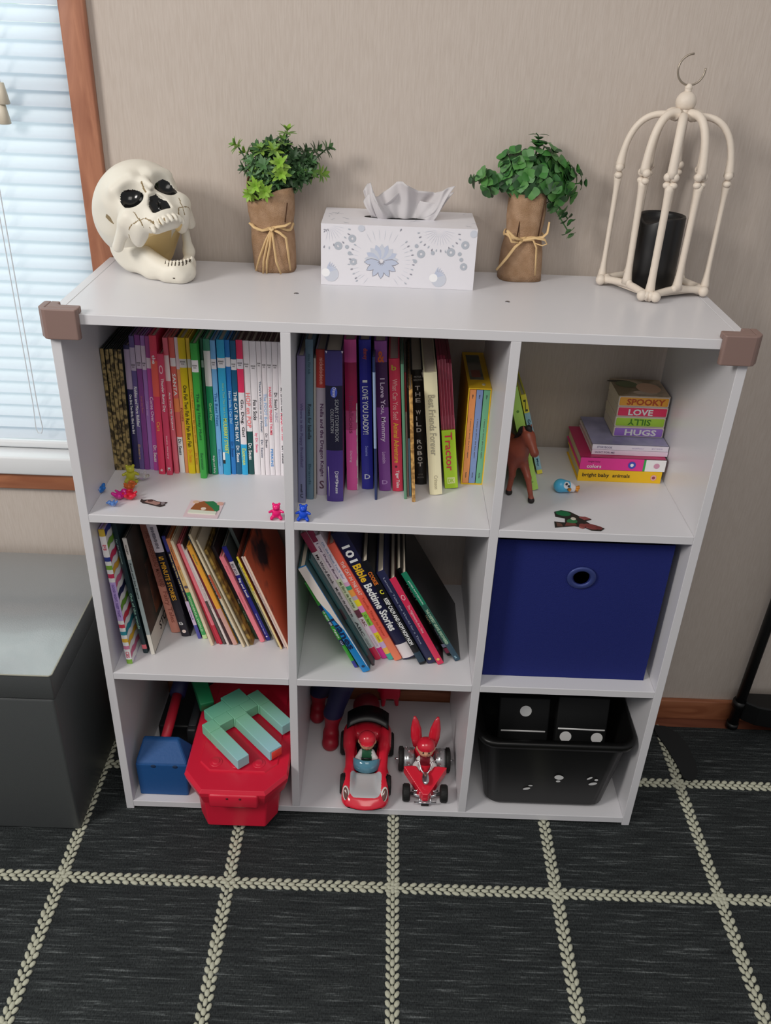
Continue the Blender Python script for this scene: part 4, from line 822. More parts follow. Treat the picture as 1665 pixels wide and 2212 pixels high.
mb = MB(); mb.rbox(.100, .1145, .10, .27, .1102, .1125, mat('#2b3034', .45), .001, 1); part(mb, 'case_lid', t_)

# ------------------------------------------------------------------ toy cars in the bottom middle cube
rc = mat('#d42338', .22, 1.15, coat=.5); tyre = mat('#131313', .7); sil = mat('#c3c5c8', .25, 1.0, metal=.75); skin = mat('#dba584', .5); chrome = mat('#d8d8dc', .15, 1.0, metal=.95)
def wheel(name, par, c, r, w, rim=sil, hub=.55):
    mb = MB(); X = Matrix.Translation(c) @ Matrix.Rotation(PI/2, 4, 'Y')
    mb.lathe([(r*.55, -w/2), (r*.9, -w/2), (r, -w*.3), (r, w*.3), (r*.9, w/2), (r*.55, w/2)], tyre, 24, X=X)
    for k in range(18):
        a = 2*PI*k/18; mb.box(-.0006, .0006, -w*.36, w*.36, 0, .0007, tyre, X=Matrix.Translation(c) @ Matrix.Rotation(a, 4, 'X') @ Matrix.Translation((0, 0, r-.0002)) @ Matrix.Rotation(PI/2, 4, 'Z'))
    o = part(mb, name, par); m2 = MB(); m2.lathe([(0, -w/2-.0008), (r*hub*.8, -w/2-.0006), (r*hub, -w*.3), (r*hub, w*.3), (r*hub*.8, w/2+.0006), (0, w/2+.0008)], rim, 20, X=X)
    q = m2.build('hub', o); return o
t_ = empty('toy_roadster', (.4345, .09, Z0), label='red toy roadster with a silver bonnet and a driver in a red cap', cat='toy car')
CX = .4345
def carbody(P):
    P = P.copy(); P[..., 0] = np.abs(P[..., 0]-CX); x, y, z = P[..., 0], P[..., 1], P[..., 2]
    a = bx(P, (0, .030, .036), (.036, .034, .012), .011)            # nose
    a = smin(a, ell(P, (0, .010, .033), (.043, .026, .014)), .008)
    a = smin(a, ell(P, (.033, .040, .042), (.013, .034, .019)), .008)   # front wings
    b_ = bx(P, (0, .095, .034), (.033, .05, .010), .008); a = smin(a, b_, .008)
    a = smin(a, cap(P, (.030, .045, .046), (.032, .115, .060), .008, .010), .006)   # shoulder rails
    a = smin(a, ell(P, (.034, .140, .052), (.015, .036, .030)), .008)   # rear wings
    a = smin(a, bx(P, (0, .152, .048), (.034, .018, .018), .012), .008)
    a = smin(a, ell(P, (0, .155, .065), (.026, .022, .014)), .006)
    a = ssub(a, bx(P, (0, .098, .068), (.0195, .038, .026), .012), .004)   # cockpit
    a = ssub(a, bx(P, (0, -.018, .028), (.030, .012, .0045), .003), .002)      # grille
    for wy, wr in ((.040, .0195), (.140, .0235)):
        cyl = np.maximum(np.hypot(y-wy, z-(.0196+wr-.002))-wr-.002, .033-x); a = ssub(a, cyl, .002)
    return a
hood = mat('#d6d7da', .25, 1.0, metal=.25); dark = mat('#141014', .5)
def pk_(c):
    x = np.abs(c[:, 0]-CX); r = np.zeros(len(c), int)
    r[(bx(c, (CX, .0300, .055), (.0285, .0300, .03), .014) < 0) & (c[:, 2] > .038)] = 1
    r[(c[:, 1] < -.004) & (np.abs(c[:, 2]-.028) < .0048) & (x < .031)] = 2
    r[(bx(c, (CX, .098, .066), (.0205, .040, .028), .012) < 0)] = 2
    return r
sdf_obj('car_body', carbody, (CX-.055, -.022, .022), (CX+.055, .185, .10), .0016, [rc, hood, dark], pk_, t_, Matrix.Translation(-Vector(t_.location)))
for sx in (-1, 1):
    wheel('front_wheel', t_, (CX+sx*.0405, .040, Z0+.0185), .0185, .013); wheel('rear_wheel', t_, (CX+sx*.0430, .140, Z0+.0225), .0225, .017)
    mb = MB(); X = Matrix.Translation((CX+sx*.0345, .0085, .0480)) @ Matrix.Rotation(sx*-.22, 4, 'Z') @ Matrix.Rotation(.75, 4, 'X') @ Matrix.Rotation(sx*.35, 4, 'Y')
    mb.ball((0, 0, 0), (.0066, .0145, .0032), mat('#dedad4', .25), 10, X); mb.ball((0, 0, .0013), (.0046, .0118, .0030), mat('#6a4038', .15, coat=1), 10, X); part(mb, 'headlight', t_)
mb = MB(); bk = mat('#0c0c0e', .35)
vs = []; 
for i in range(13):
    u = -1+2*i/12; x = CX+.040*u; y = .150+.010*(1-u*u); z = .094+.010*(1-u*u); vs.append([(x, y-.016, z-.006), (x, y+.016, z+.004), (x, y+.016, z+.0005), (x, y-.016, z-.010)])
mb.loft(vs, bk); mb.box(CX-.03, CX-.026, .150, .160, .065, .096, bk); mb.box(CX+.026, CX+.03, .150, .160, .065, .096, bk); part(mb, 'spoiler', t_, fix=True)
ws = mat('#5f9cb4', .1, 1.0, alpha=.75, coat=.6); mb = MB(); rings = []
for i in range(9):
    u = -1+2*i/8; x = CX+.0245*u; q = 1-u*u
    rings.append([(x, .066-.012*q, .052), (x, .078-.010*q, .066+.003*q), (x, .0795-.010*q, .066+.003*q), (x, .0675-.012*q, .052)])
mb.loft(rings, ws); part(mb, 'windscreen', t_, fix=True)
def figure(name, lab, c, helmet, cap_, visor=None, sc=1.0, arms='#dcdcdc', body='#2f6a4a', rx=0):
    x, y, z = c; f = empty(name, c, label=lab, cat='toy figure'); mb = MB()
    def head(P):
        a = ell(P, (0, 0, .018), (.0118, .0110, .0118)); a = smin(a, ell(P, (0, -.003, .0125), (.0098, .0086, .0070)), .004); a = smin(a, sph(P, (0, -.0112, .0150), .0024), .002)
        for s_ in (-1, 1): a = smin(a, ell(P, (s_*.0118, 0, .016), (.0022, .003, .004)), .002)
        a = smin(a, cap(P, (0, .001, .006), (0, .001, -.004), .0045), .003)
        for s_ in (-1, 1):
            a = smin(a, cap(P, (s_*.008, 0, -.006), (s_*.0135, -.006, -.013), .0040, .0036), .003); a = smin(a, cap(P, (s_*.0135, -.006, -.013), (s_*.007, -.016, -.011), .0034, .0030), .003)
        a = smin(a, ell(P, (0, .001, -.012), (.0105, .0075, .0125)), .004); return a
    cm = mat(helmet, .25, 1.15, coat=.4)
    def pick(c_):
        r = np.zeros(len(c_), int); r[c_[:, 2] < .004] = 1; r[(c_[:, 2] < .004) & (np.abs(c_[:, 0]) > .0075)] = 2; return r
    sdf_obj('body', head, (-.02, -.022, -.026), (.02, .016, .034), .0011, [skin, mat(body, .5), mat(arms, .5)], pick, f)
    mb = MB(); mb.ball((0, .0012, .0205), (.0132, .0128, .0115), cm, 12)
    if cap_: mb.ball((0, -.0085, .0205), (.0100, .0080, .0020), cm, 8)
    mb.build('cap' if cap_ else 'helmet', f)
    mb = MB()
    for s_ in (-1, 1): mb.ball((s_*.0040, -.0109, .0168), (.0013, .0008, .0019), mat('#1b1410', .3), 6)
    mb.tube([(-.003, -.0110, .0108), (0, -.0118, .0098), (.003, -.0110, .0108)], .0006, mat('#8a3028', .5), 6); mb.build('face_paint', f); f.scale = (sc,)*3; return f
figure('toy_driver', 'small toy driver in a red cap and white sleeves seated in the roadster', (CX, .095, .073), '#d62a3c', True, sc=1.25)
mb = MB(); st = mat('#1a1a1c', .4)
# steering wheel
pts = [(CX+.009*math.cos(a), .076-.004*math.sin(a), .064+.008*math.sin(a)) for a in np.linspace(0, 2*PI, 17)]; mb.tube(pts, .0013, st, 6, caps=False); part(mb, 'steering_wheel', t_)
# ---- red quad racer
QX = .5445
t_ = empty('toy_quad_bike', (QX, .07, Z0), label='red toy quad bike with tall red wing fins and chunky silver rear wheels', cat='toy vehicle')
def quad(P):
    P = P.copy(); P[..., 0] = np.abs(P[..., 0]-QX); x, y, z = P[..., 0], P[..., 1], P[..., 2]
    zc = .038+(y-.02)*.30+np.maximum(x-.012, 0)*.10
    a = np.maximum(np.maximum((x-(.0055+(y-.018)*.70))*.82, np.abs(z-zc)-.0075), np.maximum(.016-y, y-.070+x*.15))-.0015
    a = ssub(a, ell(P, (0, .078, .060), (.017, .022, .014)), .004)
    a = smin(a, bx(P, (0, .088, .040), (.015, .030, .012), .008), .006); a = smin(a, ell(P, (0, .112, .055), (.020, .012, .018)), .006); return a
sdf_obj('body_shell', quad, (QX-.050, .005, .022), (QX+.050, .13, .08), .0013, [rc], None, t_, Matrix.Translation(-Vector(t_.location)))
mb = MB(); mb.ball((QX, .040, .0600), (.0075, .015, .0055), chrome, 10); part(mb, 'tank', t_)
for sx in (-1, 1):
    wheel('front_wheel', t_, (QX+sx*.0345, .027, Z0+.0160), .0160, .0135, tyre, .3)
    rw = wheel('rear_wheel', t_, (QX+sx*.0445, .103, Z0+.0232), .0232, .0090, sil, .5)
    mb = MB(); xo = QX+sx*.0300; X = Matrix.Translation((QX+sx*.0300, .103, Z0+.0225)) @ Matrix.Rotation(PI/2, 4, 'Y')
    mb.lathe([(.010, -.0100), (.0205, -.0098), (.0222, -.0070), (.0222, .0092), (.012, .0096)], sil, 28, X=X)
    for k in range(10):
        for q in (-.005, .0005):
            a = k*2*PI/10; mb.ball((QX+sx*.0300+q, .103+.0222*math.sin(a), Z0+.0225+.0222*math.cos(a)), .0013, chrome if (k+int(q > 0)) % 2 else mat('#8a8c90', .3, metal=.8), 5)
    part(mb, 'rear_cover', t_)
    mb = MB(); rings = []
    for i, (z, w_, d_) in enumerate(((.066, .008, .006), (.085, .0110, .007), (.105, .0100, .005), (.122, .006, .003), (.131, .0018, .001))):
        rings.append([(QX+sx*(.0150+.007*i/4)+w_*math.cos(a), .116+.010*i/4+d_*math.sin(a), z) for a in np.linspace(0, 2*PI, 13)[:-1]])
    mb.loft(rings, rc); part(mb, 'wing_fin', t_, fix=True)
    mb = MB(); mb.tube([(QX, .045, .061), (QX+sx*.008, .056, .064), (QX+sx*.012, .066, .074), (QX+sx*.020, .070, .076)], .0016, chrome, 8); part(mb, 'handlebar', t_)
    mb = MB(); mb.tube([(QX+sx*.004, .022, .030), (QX+sx*.027, .027, .0355)], .0030, chrome, 8); mb.tube([(QX+sx*.005, .030, .037), (QX+sx*.024, .029, .040)], .0016, chrome, 6); part(mb, 'axle_arm', t_)
    mb = MB(); mb.tube([(QX+sx*.045, .103, Z0+.0225), (QX+sx*.056, .103, Z0+.0225)], .0018, chrome, 8); part(mb, 'axle_tip', t_)
mb = MB(); mb.tube([(QX-.020, .0105, .0285), (QX+.020, .0105, .0285)], .0018, chrome, 8); mb.box(QX-.007, QX+.007, .0085, .0125, .0225, .0255, mat('#161616', .5)); mb.tube([(QX-.010, .0105, .029), (QX-.010, .026, .034)], .0016, chrome, 6); mb.tube([(QX+.010, .0105, .029), (QX+.010, .026, .034)], .0016, chrome, 6); part(mb, 'front_bumper', t_)
figure('toy_rider', 'small toy rider in a round red helmet and white gloves on the quad bike', (QX, .086, .069), '#cf2036', False, sc=1.3, arms='#d8d8d8', body='#7a1626')
mb = MB()
# ---- large toy figure standing behind, legs in view
bt_ = mat('#a3182c', .45); nv = mat('#191c46', .55)
t_ = empty('action_figure', (.375, .19, Z0), label='large toy figure with navy legs and dark red boots standing behind the roadster', cat='toy figure')
def legs(P):
    a = cap(P, (.362, .168, .034), (.362, .150, .030), .0150, .0165)
    a = smin(a, cap(P, (.362, .172, .040), (.366, .176, .085), .0125, .0165), .010)
    a = smin(a, cap(P, (.366, .176, .085), (.383, .188, .145), .0175, .0225), .010)
    b_ = cap(P, (.331, .236, .036), (.331, .220, .033), .0135, .0150); b_ = smin(b_, cap(P, (.331, .238, .040), (.334, .236, .085), .0120, .0160), .01)
    b_ = smin(b_, cap(P, (.334, .236, .085), (.372, .215, .150), .0170, .0220), .01)
    a = smin(a, b_, .006); a = smin(a, ell(P, (.385, .205, .165), (.034, .026, .034)), .012); a = smin(a, cap(P, (.390, .205, .180), (.392, .206, .235), .026, .030), .01)
    return np.maximum(a, Z0+.0004-P[..., 2])
def lp(c):
    r = np.zeros(len(c), int); r[c[:, 2] > .083] = 1; r[(c[:, 2] > .178)] = 0; return r
sdf_obj('figure_body', legs, (.30, .12, .0), (.43, .26, .275), .0024, [bt_, nv], lp, t_, Matrix.Translation(-Vector(t_.location)))
t_ = empty('toy_claw', (.48, .27, Z0), label='bright red plastic pronged toy standing at the back behind the quad bike', cat='toy')
def claw(P):
    a = bx(P, (.4775, .269, .150), (.021, .010, .105), .008)
    a = smin(a, cap(P, (.4650, .269, .062), (.4640, .267, .026), .0075, .0040), .006); a = smin(a, cap(P, (.4885, .270, .062), (.4925, .270, .026), .0075, .0040), .006)
    a = smin(a, cap(P, (.4600, .269, .085), (.4540, .268, .065), .006, .003), .005); return np.maximum(a, Z0+.0004-P[..., 2])
sdf_obj('claw_body', claw, (.445, .25, .01), (.51, .29, .265), .0018, [mat('#d21c3c', .35, 1.1)], None, t_, Matrix.Translation(-Vector(t_.location)))
t_ = empty('toy_ball', (.42, .21, Z0), label='dark red toy ball behind the spoiler of the roadster', cat='ball')
mb = MB(); mb.ball((.4300, .2380, Z0+.0275), .0275, mat('#7a1626', .45), 14); part(mb, 'ball', t_); 

# ------------------------------------------------------------------ small things on the upper shelves
def bear(name, loc, rot, hx_, label, s=1.0, rough=.25, group=None, tr=.25, cat='toy bear'):
    r_ = empty(name, loc, rot, label=label, cat=cat); 
    if group: r_['group'] = group
    o = BEAR.copy(); o.data = BEAR.data.copy(); o.name = 'bear_body'; C.objects.link(o); o.parent = r_; o.data.materials.clear(); o.data.materials.append(mat(hx_, rough, 1.3, trans=tr, coat=.3)); o.scale = (s,)*3; return r_
def bearf(P):
    P = P.copy(); P[..., 0] = np.abs(P[..., 0])
    a = ell(P, (0, 0, .0095), (.0066, .0056, .0075)); a = smin(a, ell(P, (0, -.0008, .0195), (.0058, .0050, .0052)), .002)
    a = smin(a, sph(P, (.0044, 0, .0242), .0021), .0010); a = smin(a, ell(P, (0, -.0052, .0184), (.0024, .0016, .0018)), .0010)
    a = smin(a, cap(P, (.0058, -.001, .0135), (.0098, -.0035, .0125), .0021, .0019), .0012); a = smin(a, cap(P, (.0040, -.001, .0050), (.0068, -.0045, .0028), .0030, .0027), .0015); return np.maximum(a, -P[..., 2]+.0002)
BEAR = sdf_obj('bear_body', bearf, (-.014, -.012, -.002), (.014, .010, .029), .0009, [mat('#ffffff')])
bear('toy_bear', (.2893, .0075, Z2), (math.radians(-6), 0, math.radians(3)), '#f2196e', 'hot pink little plastic bear standing at the shelf edge', tr=.1)
bear('toy_bear', (.3290, .0065, Z2), (math.radians(-6), 0, math.radians(-2)), '#1748c4', 'royal blue little plastic bear standing below the lilac book', tr=.1)
bear('toy_bear', (.0500, .1050, Z2), (math.radians(0), 0, .2), '#c8c83c', 'yellow green see-through bear standing before the gold spines', s=1.15, tr=.6)
bear('toy_bear', (.0210, .0680, Z2+.0060), (math.radians(-88), .1, 1.9), '#1d6fc0', 'deep blue little bear lying near the left side panel', tr=.3)
bear('toy_bear', (.0425, .0410, Z2+.0056), (math.radians(-86), 0, -.5), '#e0289c', 'magenta little bear lying beside the red one', s=1.0, tr=.4)
bear('toy_bear', (.0660, .0400, Z2+.0056), (math.radians(-86), 0, .35), '#e0203c', 'red little bear lying beside the magenta one', s=1.0, tr=.35)
bear('toy_bear', (.0560, .0700, Z2+.0056), (math.radians(-88), 0, .1), '#ee7a3a', 'orange see-through bear lying behind the magenta and red ones', s=.9, tr=.6)
bear('toy_bear', (.0490, .0230, Z2+.0050), (math.radians(-88), 0, 1.2), '#6a9ade', 'small pale blue see-through bear lying in front of the others', s=.62, tr=.6)
bear('toy_bear', (.0735, .1140, Z2+.0060), (math.radians(-80), 0, 2.2), '#e6e6ee', 'clear silvery bear lying before the violet books', s=.9, rough=.05, tr=.85)
C.objects.unlink(BEAR); bpy.data.objects.remove(BEAR)
# flat foam pieces
def cut(name, label, z, items, cat='sticker'):
    xs = [p[0] for it in items for p in it[0]]; ys = [p[1] for it in items for p in it[0]]; c = (sum(xs)/len(xs), sum(ys)/len(ys), z)
    r_ = empty(name, c, label=label, cat=cat); mb = MB()
    for k, (poly, col) in enumerate(items): mb.prism([(x-c[0], y-c[1]) for x, y in poly], .0002+.0004*k*0, .0010+.00025*k, mat(col, .5))
    mb.build('cutout', r_, fix=True); return r_
def el(cx, cy, rx_, ry_, a=0, n=18): return [(cx+rx_*math.cos(t)*math.cos(a)-ry_*math.sin(t)*math.sin(a), cy+rx_*math.cos(t)*math.sin(a)+ry_*math.sin(t)*math.cos(a)) for t in np.linspace(0, 2*PI, n+1)[:-1]]
cut('paper_cutout', 'small pinkish brown flat cutout with grey ends lying on the top left shelf', Z2, [
 ([(.079, .043), (.084, .038), (.092, .036), (.105, .031), (.112, .029), (.1185, .033), (.1175, .038), (.120, .043), (.112, .0425), (.104, .045), (.095, .050), (.090, .049), (.083, .0475), (.079, .050)], '#3e3432'),
 ([(.086, .041), (.093, .038), (.105, .033), (.110, .036), (.110, .041), (.103, .0435), (.095, .048), (.089, .046)], '#a8837a'),
 (el(.094, .0445, .004, .003), '#5a3a34'), (el(.1145, .038, .003, .004), '#8a8284')])
cut('picture_tile', 'square white card printed with a brown shape and green cap on the top left shelf', Z2, [
 ([(.152, .003), (.2030, .0015), (.2055, .050), (.154, .0530)], '#dcc6cc'), ([(.1585, .0245), (.196, .0175), (.1995, .0400), (.190, .047), (.174, .050), (.163, .043)], '#96562f'),
 ([(.175, .048), (.188, .0505), (.199, .040), (.2015, .025), (.1975, .018), (.190, .030)], '#2c7848'), (el(.163, .046, .005, .004), '#d8b49c'), (el(.200, .043, .005, .0045), '#d8a898'), (el(.178, .026, .004, .0035), '#e4d4c4'), ([(.157, .0125), (.1985, .010), (.1985, .0185), (.1575, .0215)], '#d8dccc')])
cut('paper_cutout', 'green and maroon flat cutout lying on the top right shelf above the navy bin', Z2, [
 ([(.7025, .012), (.704, .029), (.712, .028), (.720, .0270), (.722, .040), (.708, .044), (.7085, .058), (.720, .064), (.733, .060), (.745, .047), (.752, .046), (.762, .039), (.752, .034), (.757, .026), (.766, .022), (.7765, .0135), (.770, .0065), (.756, .007), (.748, .014), (.732, .018)], '#26241f'),
 (el(.7215, .0535, .0115, .0075, -.2), '#17663c'), ([(.706, .014), (.7065, .026), (.714, .022), (.715, .015)], '#5e4238'), ([(.718, .017), (.722, .026), (.735, .025), (.736, .019)], '#6a3a34'), (el(.731, .030, .008, .006), '#2f7044'), (el(.734, .037, .004, .004), '#c9c4b4'), ([(.744, .043), (.7525, .044), (.760, .039), (.751, .036)], '#8a4a48'), (el(.757, .016, .011, .006, -.4), '#7a3a38'), (el(.744, .017, .005, .005), '#80403c'), (el(.768, .0125, .005, .003, -.3), '#6a302e')])
# blue toy bird lying on its side
t_ = empty('toy_bird', (.732, .125, Z2), label='small light blue and white toy bird with orange feet before the flat books', cat='toy bird')
def birdf(P):
    a = cap(P, (.7275, .124, Z2+.0115), (.7385, .124, Z2+.0105), .0112, .0092); a = smin(a, ell(P, (.7475, .124, Z2+.008), (.005, .007, .0065)), .004); return a
def bpk(c):
    r = np.zeros(len(c), int); r[(c[:, 0] > .742)] = 1; r[(ell(c, (.7355, .116, Z2+.0165), (.0050, .008, .0050)) < 0)] = 1; return r
sdf_obj('bird_body', birdf, (.71, .105, Z2-.003), (.76, .142, Z2+.03), .0010, [mat('#4aa6cf', .3, 1.2), mat('#e8e8ec', .35)], bpk, t_, Matrix.Translation(-Vector(t_.location)))
mb = MB()
for x, z, r in ((.7345, .0195, .0021), (.7385, .0160, .0019)): mb.ball((x, .1145, Z2+z), (r, .0012, r), mat('#1c2a3a', .2), 6)
part(mb, 'eye_paint', t_); mb = MB(); om = mat('#e8962c', .4)
for dx, dy, dz in ((.0, -.004, .006), (.001, .004, .006), (.002, 0, .010)): mb.tube([(.7500, .124+dy*.5, Z2+.008), (.7560+dx, .124+dy, Z2+dz)], (.0022, .0030), om, 8)
part(mb, 'feet', t_); mb = MB(); mb.lathe([(.0035, 0), (.0001, .007)], om, 10, X=Matrix.Translation((.7400, .1145, Z2+.010)) @ Matrix.Rotation(PI/2, 4, 'X')); part(mb, 'beak', t_)
# toy horse
t_ = empty('toy_horse', (.650, .12, Z2), label='brown toy horse with a dark mane standing by the divider in the top right cube', cat='toy horse')
hb = mat('#8c4430', .42, 1.15, mottle=('#6a2e22', 25, .35, .6)); hk = mat('#1c1210', .6)
HM = Matrix.Translation((.6560, .1050, Z2)) @ Matrix.Rotation(math.radians(28), 4, 'Z')
def horsef(P):
    a = ell(P, (0, .052, .073), (.0185, .046, .0205)); a = smin(a, ell(P, (0, .012, .070), (.0165, .018, .022)), .010); a = smin(a, ell(P, (0, .092, .076), (.0185, .020, .021)), .010)
    a = smin(a, cap(P, (0, .008, .080), (0, -.010, .106), .0150, .0095), .010)                       # neck
    a = smin(a, cap(P, (0, -.010, .110), (0, -.030, .090), .0092, .0056), .006); a = smin(a, ell(P, (0, -.030, .0885), (.0058, .0065, .0055)), .004)   # head
    for s_ in (-1, 1):
        a = smin(a, cap(P, (s_*.0055, -.006, .117), (s_*.0075, -.005, .1245), .0030, .0010), .002)
    # front legs: knee, cannon, hoof
    for s_, fy, ky in ((1, -.026, -.012), (-1, .010, .006)):
        a = smin(a, cap(P, (s_*.0085, .010, .062), (s_*.0085, ky, .037), .0088, .0052), .006); a = smin(a, cap(P, (s_*.0085, ky, .037), (s_*.0085, fy, .008), .0048, .0038), .003); a = smin(a, cap(P, (s_*.0085, fy, .006), (s_*.0085, fy-.001, .0045), .0050, .0054), .002)
    for s_, k_ in ((1, 0), (-1, .012)):
        a = smin(a, cap(P, (s_*.009, .092, .066), (s_*.009, .083-k_, .048), .0125, .0080), .008); a = smin(a, cap(P, (s_*.009, .083-k_, .048), (s_*.009, .100-k_, .030), .0068, .0046), .004); a = smin(a, cap(P, (s_*.009, .100-k_, .030), (s_*.009, .096-k_, .006), .0044, .0040), .003); a = smin(a, cap(P, (s_*.009, .096-k_, .006), (s_*.009, .095-k_, .0045), .0050, .0054), .002)
    return np.maximum(a, .0003-P[..., 2])
def hpk(c): return ((c[:, 2] < .0085)).astype(int)
sdf_obj('horse_body', horsef, (-.028, -.045, -.002), (.028, .120, .130), .0016, [hb, hk], hpk, t_, Matrix.Translation(-Vector(t_.location)) @ HM)
def manef(P):
    a = cap(P, (0, -.008, .121), (0, .004, .112), .0045, .0060); a = smin(a, cap(P, (0, .004, .112), (0, .018, .090), .0060, .0050), .005); a = smin(a, cap(P, (0, -.010, .121), (.001, -.017, .108), .0040, .0022), .004); return a
sdf_obj('mane', manef, (-.015, -.03, .08), (.015, .03, .13), .0014, [hk], None, t_, Matrix.Translation(-Vector(t_.location)) @ HM)
mb = MB(); mb.tube([HM @ Vector(p) for p in ((0, .108, .086), (0, .118, .070), (0, .116, .040))], (.004, .006, .002), hk, 8); part(mb, 'tail', t_)
mb = MB()
for s_ in (-1, 1): mb.ball(HM @ Vector((s_*.0076, -.0165, .1065)), .0014, hk, 6)
part(mb, 'eyes', t_)
# ------------------------------------------------------------------ things on top of the bookcase
ZT_ = H+.0002
# skull: cranium with face, and an open jaw resting on the board
SR = np.array([[0.7962, -0.2588, -0.5470], [0.5744, 0.6075, 0.5487], [0.1903, -0.7510, 0.6323]]); ST = np.array([.0881, .2005, 1.0070])
bone = mat('#e4dfd2', .5, 1.0, bump=(90, .15)); sock = mat('#08080a', .18, spec=.6); stain = mat('#8d7a58', .6, 1.0); yel = mat('#e0c58c', .6, 1.0)
sk = empty('skull', (.08, .22, ZT_), label='white plastic human skull with an open jaw, left end of the bookcase top', cat='skull')
def skull(P):
    P = P.copy(); xs = P[..., 0].copy(); P[..., 0] = np.abs(P[..., 0]); x, y, z = P[..., 0], P[..., 1], P[..., 2]
    a = ell(P, (0, .016, .027), (.0640, .0780, .0600))
    a = smin(a, ell(P, (0, -.028, .022), (.0520, .036, .042)), .014)          # forehead
    a = smin(a, ell(P, (0, -.040, -.014), (.0440, .030, .036)), .012)          # mid face
    a = smin(a, ell(P, (.0400, -.044, -.023), (.0110, .013, .010)), .014);       # cheekbone
    a = smin(a, cap(P, (.0460, -.036, -.022), (.0570, .006, -.026), .0075, .0080), .012)  # arch
    a = smin(a, ell(P, (0, -.050, -.044), (.0270, .024, .020)), .010)          # upper jaw
    a = smin(a, cap(P, (.014, -.063, .0225), (.040, -.052, .0210), .0050, .0045), .016)   # brow
    a = smin(a, cap(P, (0, -.068, .010), (0, -.078, -.008), .0048, .0040), .010)         # nasal bridge
    a = smin(a, ell(P, (0, .050, -.022), (.036, .034, .022)), .012)
    a = ssub(a, ell(P, (.0283, -.072, -.0015), (.0205, .024, .0185)), .005)    # sockets
    n = np.maximum(bx(P, (0, -.080, -.0285), (.0140, .016, .0150), .005), (x-.0045-(-.0125-z)*.62))
    a = ssub(a, n, .003)
    a = smin(a, ell(P, (0, -.0700, -.0330), (.0012, .006, .006)), .003)
    a = ssub(a, ell(P, (.0720, -.012, .010), (.012, .026, .030)), .010)        # temple
    a = smin(a, ell(P, (.0330, -.030, -.040), (.0105, .026, .0125)), .014)
    a = ssub(a, ell(P, (0, -.010, -.064), (.026, .038, .020)), .008)
    # upper teeth
    for k, (tx, ty) in enumerate(((.0035, -.0712), (.0102, -.0695), (.0163, -.0650), (.0213, -.0575))):
        a = smin(a, ell(P, (tx, ty, -.0585), (.0034, .0034, .0066)), .0014)
    # surface wear lines
    for p0, p1 in (((.013, -.070, -.018), (.030, -.066, -.034)), ((.030, -.066, -.034), (.038, -.056, -.040)), ((.035, -.062, -.030), (.036, -.058, -.045)), ((.058, -.040, .010), (.068, -.010, -.006)), ((.066, -.004, .040), (.062, .002, .004))):
        a = ssub(a, cap(P, p0, p1, .0012), .0015)
    a = ssub(a, sph(P, (.022, -.073, -.024), .0022), .001); a = ssub(a, ell(P, (.009, -.078, -.043), (.0025, .004, .0045)), .002); a = ssub(a, ell(P, (.018, -.074, -.042), (.0022, .004, .0035)), .002)
    return a
def skp(c):
    P = c.copy(); P[:, 0] = np.abs(P[:, 0]); r = np.zeros(len(c), int)
    r[(ell(P, (.0285, -.072, -.0020), (.0196, .026, .0174)) < .0006)] = 1
    n = np.maximum(bx(P, (0, -.080, -.0285), (.0130, .020, .0140), .004), (P[:, 0]-.0032-(-.0125-P[:, 2])*.62)); r[(n < .0004) & (P[:, 1] > -.0775)] = 1
    for p0, p1 in (((.013, -.070, -.018), (.030, -.066, -.034)), ((.035, -.062, -.030), (.036, -.058, -.045))): r[cap(P, p0, p1, .0012) < .0006] = 2
    for tx, ty in ((.0000, -.0742), (.0069, -.0732), (.0134, -.0698), (.0190, -.0635), (.0228, -.0550)): r[(cap(P, (tx, ty, -.066), (tx, ty-.001, -.052), .0006) < .0009)] = 2
    r[sph(P, (.022, -.073, -.024), .0026) < 0] = 2
    for q0, q1, w_ in (((.0340, -.0260), (.0310, -.0480), .0007), ((.0460, -.0370), (.0250, -.0410), .0006), ((.0250, -.0410), (.0190, -.0530), .0008), ((.0060, .0080), (.0072, -.0080), .0008), ((.0560, .0120), (.0500, -.0080), .0006)):
        q0, q1 = np.array(q0), np.array(q1); d_ = q1-q0; X2 = P[:, [0, 2]]-q0; h_ = np.clip(X2@d_/(d_@d_), 0, 1); r[(ln(X2-h_[:, None]*d_) < w_) & (P[:, 1] < -.012) & (r == 0)] = 2
    r[(P[:, 2] < -.024) & (P[:, 1] > -.046) & (P[:, 0] < .026)] = 3
    return r
XS = Matrix.Translation(Vector(ST)-Vector(sk.location)) @ Matrix([list(r) for r in SR]).to_4x4()
sdf_obj('cranium', skull, (-.078, -.095, -.082), (.078, .105, .105), .0014, [bone, sock, stain, yel], skp, sk, XS)
# yellowed neck stand inside, touching the board
def neck(P):
    a = cap(P, (.092, .226, .958), (.098, .232, .985), .026, .030); a = smin(a, cap(P, (.072, .236, .9375), (.088, .232, .962), .0120, .022), .012)
    return np.maximum(a, ZT_+.0003-P[..., 2])
sdf_obj('neck_stand', neck, (.04, .18, .92), (.14, .275, 1.03), .0025, [yel], None, sk, Matrix.Translation(-Vector(sk.location)))
